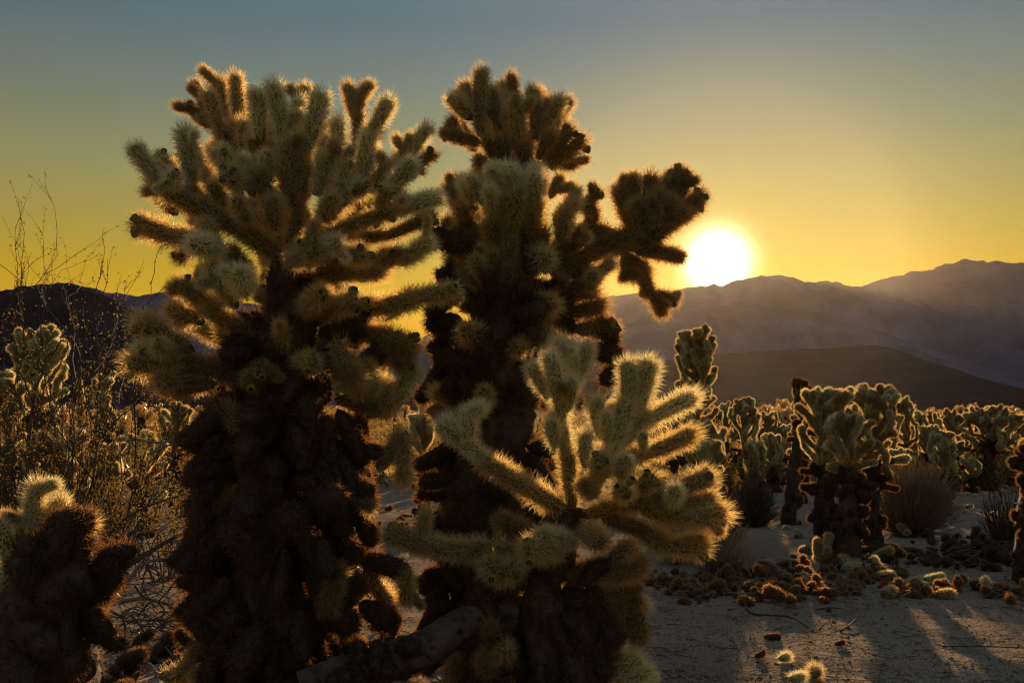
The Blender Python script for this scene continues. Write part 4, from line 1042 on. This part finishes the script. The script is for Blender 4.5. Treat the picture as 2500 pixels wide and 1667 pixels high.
def fallen(label, px, py, L, r, ang, kind, n=1, tilt=.1, group='fallen joints on the sand'):
    g = on_ground(px, py)
    dv = Vector((math.cos(ang), math.sin(ang) * .6, tilt)).normalized()
    root = empty('fallen_joint', g, label, 'cactus joint', group)
    p0 = g + Vector((0, 0, r * 1.1)) - dv * L * .5
    joint(root, MIDL if py < 1480 else NEAR, p0, p0 + dv * L, r, kind, 'joint')
    if n > 1:
        e = Vector((-dv.y, dv.x, .9)).normalized()
        joint(root, MIDL if py < 1480 else NEAR, p0 + dv * L * .6, p0 + dv * L * .6 + e * L * .6, r * .9, kind, 'joint')
FJ = [
 ('paired pale joints lying at the left end of the right litter drift', 2136, 1388, .15, .026, .1, 'p', 2), ('pale oval joint lying in front of the paired ones', 2163, 1408, .12, .026, .2, 'p', 1),
 ('straight pale joint lying alone on the sand above the litter', 2282, 1412, .13, .024, .0, 'p', 1), ('pale joint on top of the orange-lit litter', 2347, 1420, .09, .024, .3, 'p', 1), ('golden-backed joint at the front of the right litter', 2308, 1450, .11, .028, .2, 'm', 1),
 ('upright pale joint pair at the right end of the litter', 2421, 1440, .13, .028, 1.2, 'p', 2), ('pale joint pair on the sand before the dry bush', 2280, 1318, .10, .022, .1, 'p', 2), ('round pale joint standing on the dark bank', 2379, 1338, .08, .026, 1.2, 'p', 1),
 ('dark joint with golden crown at the front of the left litter', 2169, 1448, .09, .026, .5, 'm', 1), ('two-lobed pale joint leaning on the thick dark trunk', 2078, 1392, .17, .033, 1.1, 'p', 2), ('small joint on the sand right of the dry bush', 2368, 1236, .08, .022, .1, 'm', 1), ('tiny joint on the sand below the small one', 2358, 1248, .06, .02, .8, 'p', 1), ('brown joint on the sand near the right bush', 2425, 1255, .08, .022, .4, 'm', 1),
 ('brown flat joint on the sand left of the dry bush', 2120, 1292, .12, .02, .1, 'o', 1), ('brown joint right of the tiny sprout', 2262, 1300, .08, .018, .4, 'o', 1), ('dark joint on sand under the right of the dry bush', 2335, 1302, .07, .018, .3, 'o', 1),
 ('round pale joint lying in the near sand, leftmost of three', 1915, 1614, .05, .020, .6, 'p', 1), ('upright brown-gold joint in the near sand', 1990, 1650, .07, .024, 1.4, 'm', 1), ('squat pale joint at the bottom of the near sand', 1945, 1664, .06, .024, .4, 'p', 1),
 ('flat dark joint lying alone in the near sand', 1886, 1550, .075, .016, .1, 'o', 1), ('small dark joint left of the pale near one', 1857, 1600, .045, .014, .4, 'o', 1), ('small dark joint with a stub in the near sand at right', 2052, 1568, .05, .013, .3, 'o', 1),
 ('golden joint at the far edge of the litter, left', 1905, 1250, .08, .022, .4, 'p', 1), ('golden joint in front of the small dark bush', 1935, 1268, .09, .022, .2, 'm', 2), ('golden ring-like joint left of the leaning trunk', 1950, 1302, .10, .024, .9, 'm', 2), ('small golden joint before the starry cholla', 1920, 1282, .06, .02, .5, 'p', 1), ('golden joint at the left foot of the dark trunk', 1965, 1345, .09, .024, .6, 'm', 1),
 ('dry joint under the golden arm on the litter', 1790, 1372, .1, .026, .2, 'm', 1), ('orange-lit joint on the litter crest', 1870, 1380, .1, .026, .3, 'm', 1), ('orange-lit joint in the middle of the right litter', 2225, 1425, .1, .026, .2, 'm', 1), ('orange-lit joint before the right edge', 2390, 1428, .1, .026, .5, 'm', 1), ('dry joint in the litter front', 1700, 1450, .09, .026, .2, 'o', 1),
 ('pale joint at the bottom edge beside the dead shrub', 425, 1655, .1, .03, .5, 'm', 1),
]
for row in FJ: fallen(*row)

# ------------------------------------------------------------------ sticks and stones on the sand
def stick(label, pix, r, group='sticks on the sand'):
    P = [on_ground(x, y, r + dz) for x, y, dz in pix]
    base = P[0].copy(); pts = smooth_path([p - base for p in P], 7); n = len(pts)
    v, f = tube(pts, [r * (1 - .6 * i / n) for i in range(n)], 8, .35, 2.0, 40)
    o = obj_of('stick', mesh_of('stick', v, f, [M['dark_twig']], smooth=True), None, base)
    tag(o, label, 'stick', group)
stick('long curved dark stick lying on the near sand', [(1812, 1462, .05), (1830, 1490, .0), (1880, 1500, .01), (1930, 1508, .02), (1975, 1520, .0)], .008)
stick('short dark stick pointing up from the near sand', [(2052, 1530, .0), (2075, 1522, .01), (2094, 1508, .03)], .006)
stick('forked pale twig beside the short stick', [(2000, 1524, .0), (2020, 1516, .02), (2040, 1506, .01)], .004)
stick('thin stick lying at the lower right corner', [(2395, 1650, .0), (2440, 1658, .01), (2500, 1690, .0)], .005)
stick('thin flat stick above the long curved one', [(1995, 1476, .0), (2030, 1474, .0), (2060, 1475, .0)], .004)
stick('dark stick at the right edge of the near sand', [(2300, 1560, .0), (2400, 1570, .02), (2520, 1580, .03)], .004)

def debris():
    # straw, spines and twig ends lying about
    Rn = random.Random(93); V, Fs = [], []
    for k in range(1500):
        py = 1080 + 620 * Rn.random(); px = Rn.uniform(-40, 2560)
        if Rn.random() < .5: px = Rn.uniform(1450, 2560); py = Rn.uniform(1440, 1700)
        p = on_ground(px, py, .003); a = Rn.uniform(0, 6.28); L = Rn.uniform(.015, .09) * (2 if Rn.random() < .06 else 1)
        e = p + Vector((math.cos(a) * L, math.sin(a) * L, Rn.uniform(-.003, .012)))
        e.z = max(e.z, ground_z(e.x, e.y) + .001)
        r = Rn.uniform(.0008, .0022)
        v, f = tube([p, p.lerp(e, .5) + Vector((Rn.uniform(-.1, .1) * L, Rn.uniform(-.1, .1) * L, .003)), e], [r, r, r * .5], 4)
        o = len(V); V.extend(tuple(q) for q in v); Fs.extend(tuple(i + o for i in q) for q in f)
    tag(obj_of('twig_debris', mesh_of('twig_debris', V, Fs, [M['dark_twig']])), 'bits of straw and broken twig strewn over the sand', 'debris', kind='stuff')
debris()

def gravel():
    Rn = random.Random(91); V, Fs = [], []
    for k in range(22000):
        py = 1030 + 700 * Rn.random() ** 1.0
        px = Rn.uniform(-60, 2560)
        g = on_ground(px, py)
        s = Rn.uniform(.002, .0055) * (2.4 if Rn.random() < .06 else 1)
        o = len(V)
        for v in ((1, 0, 0), (-1, 0, 0), (0, 1, 0), (0, -1, 0), (0, 0, .7), (0, 0, -.7)):
            V.append((g.x + v[0] * s * Rn.uniform(.6, 1.5), g.y + v[1] * s * Rn.uniform(.6, 1.5), g.z + v[2] * s * Rn.uniform(.6, 1.3)))
        Fs.extend(tuple(o + i for i in t) for t in ((0, 2, 4), (2, 1, 4), (1, 3, 4), (3, 0, 4), (2, 0, 5), (1, 2, 5), (3, 1, 5), (0, 3, 5)))
    tag(obj_of('gravel', mesh_of('gravel', V, Fs, [M['dead_wood'], ])), 'fine gravel and chips strewn over the sand', 'gravel', kind='stuff')
gravel()
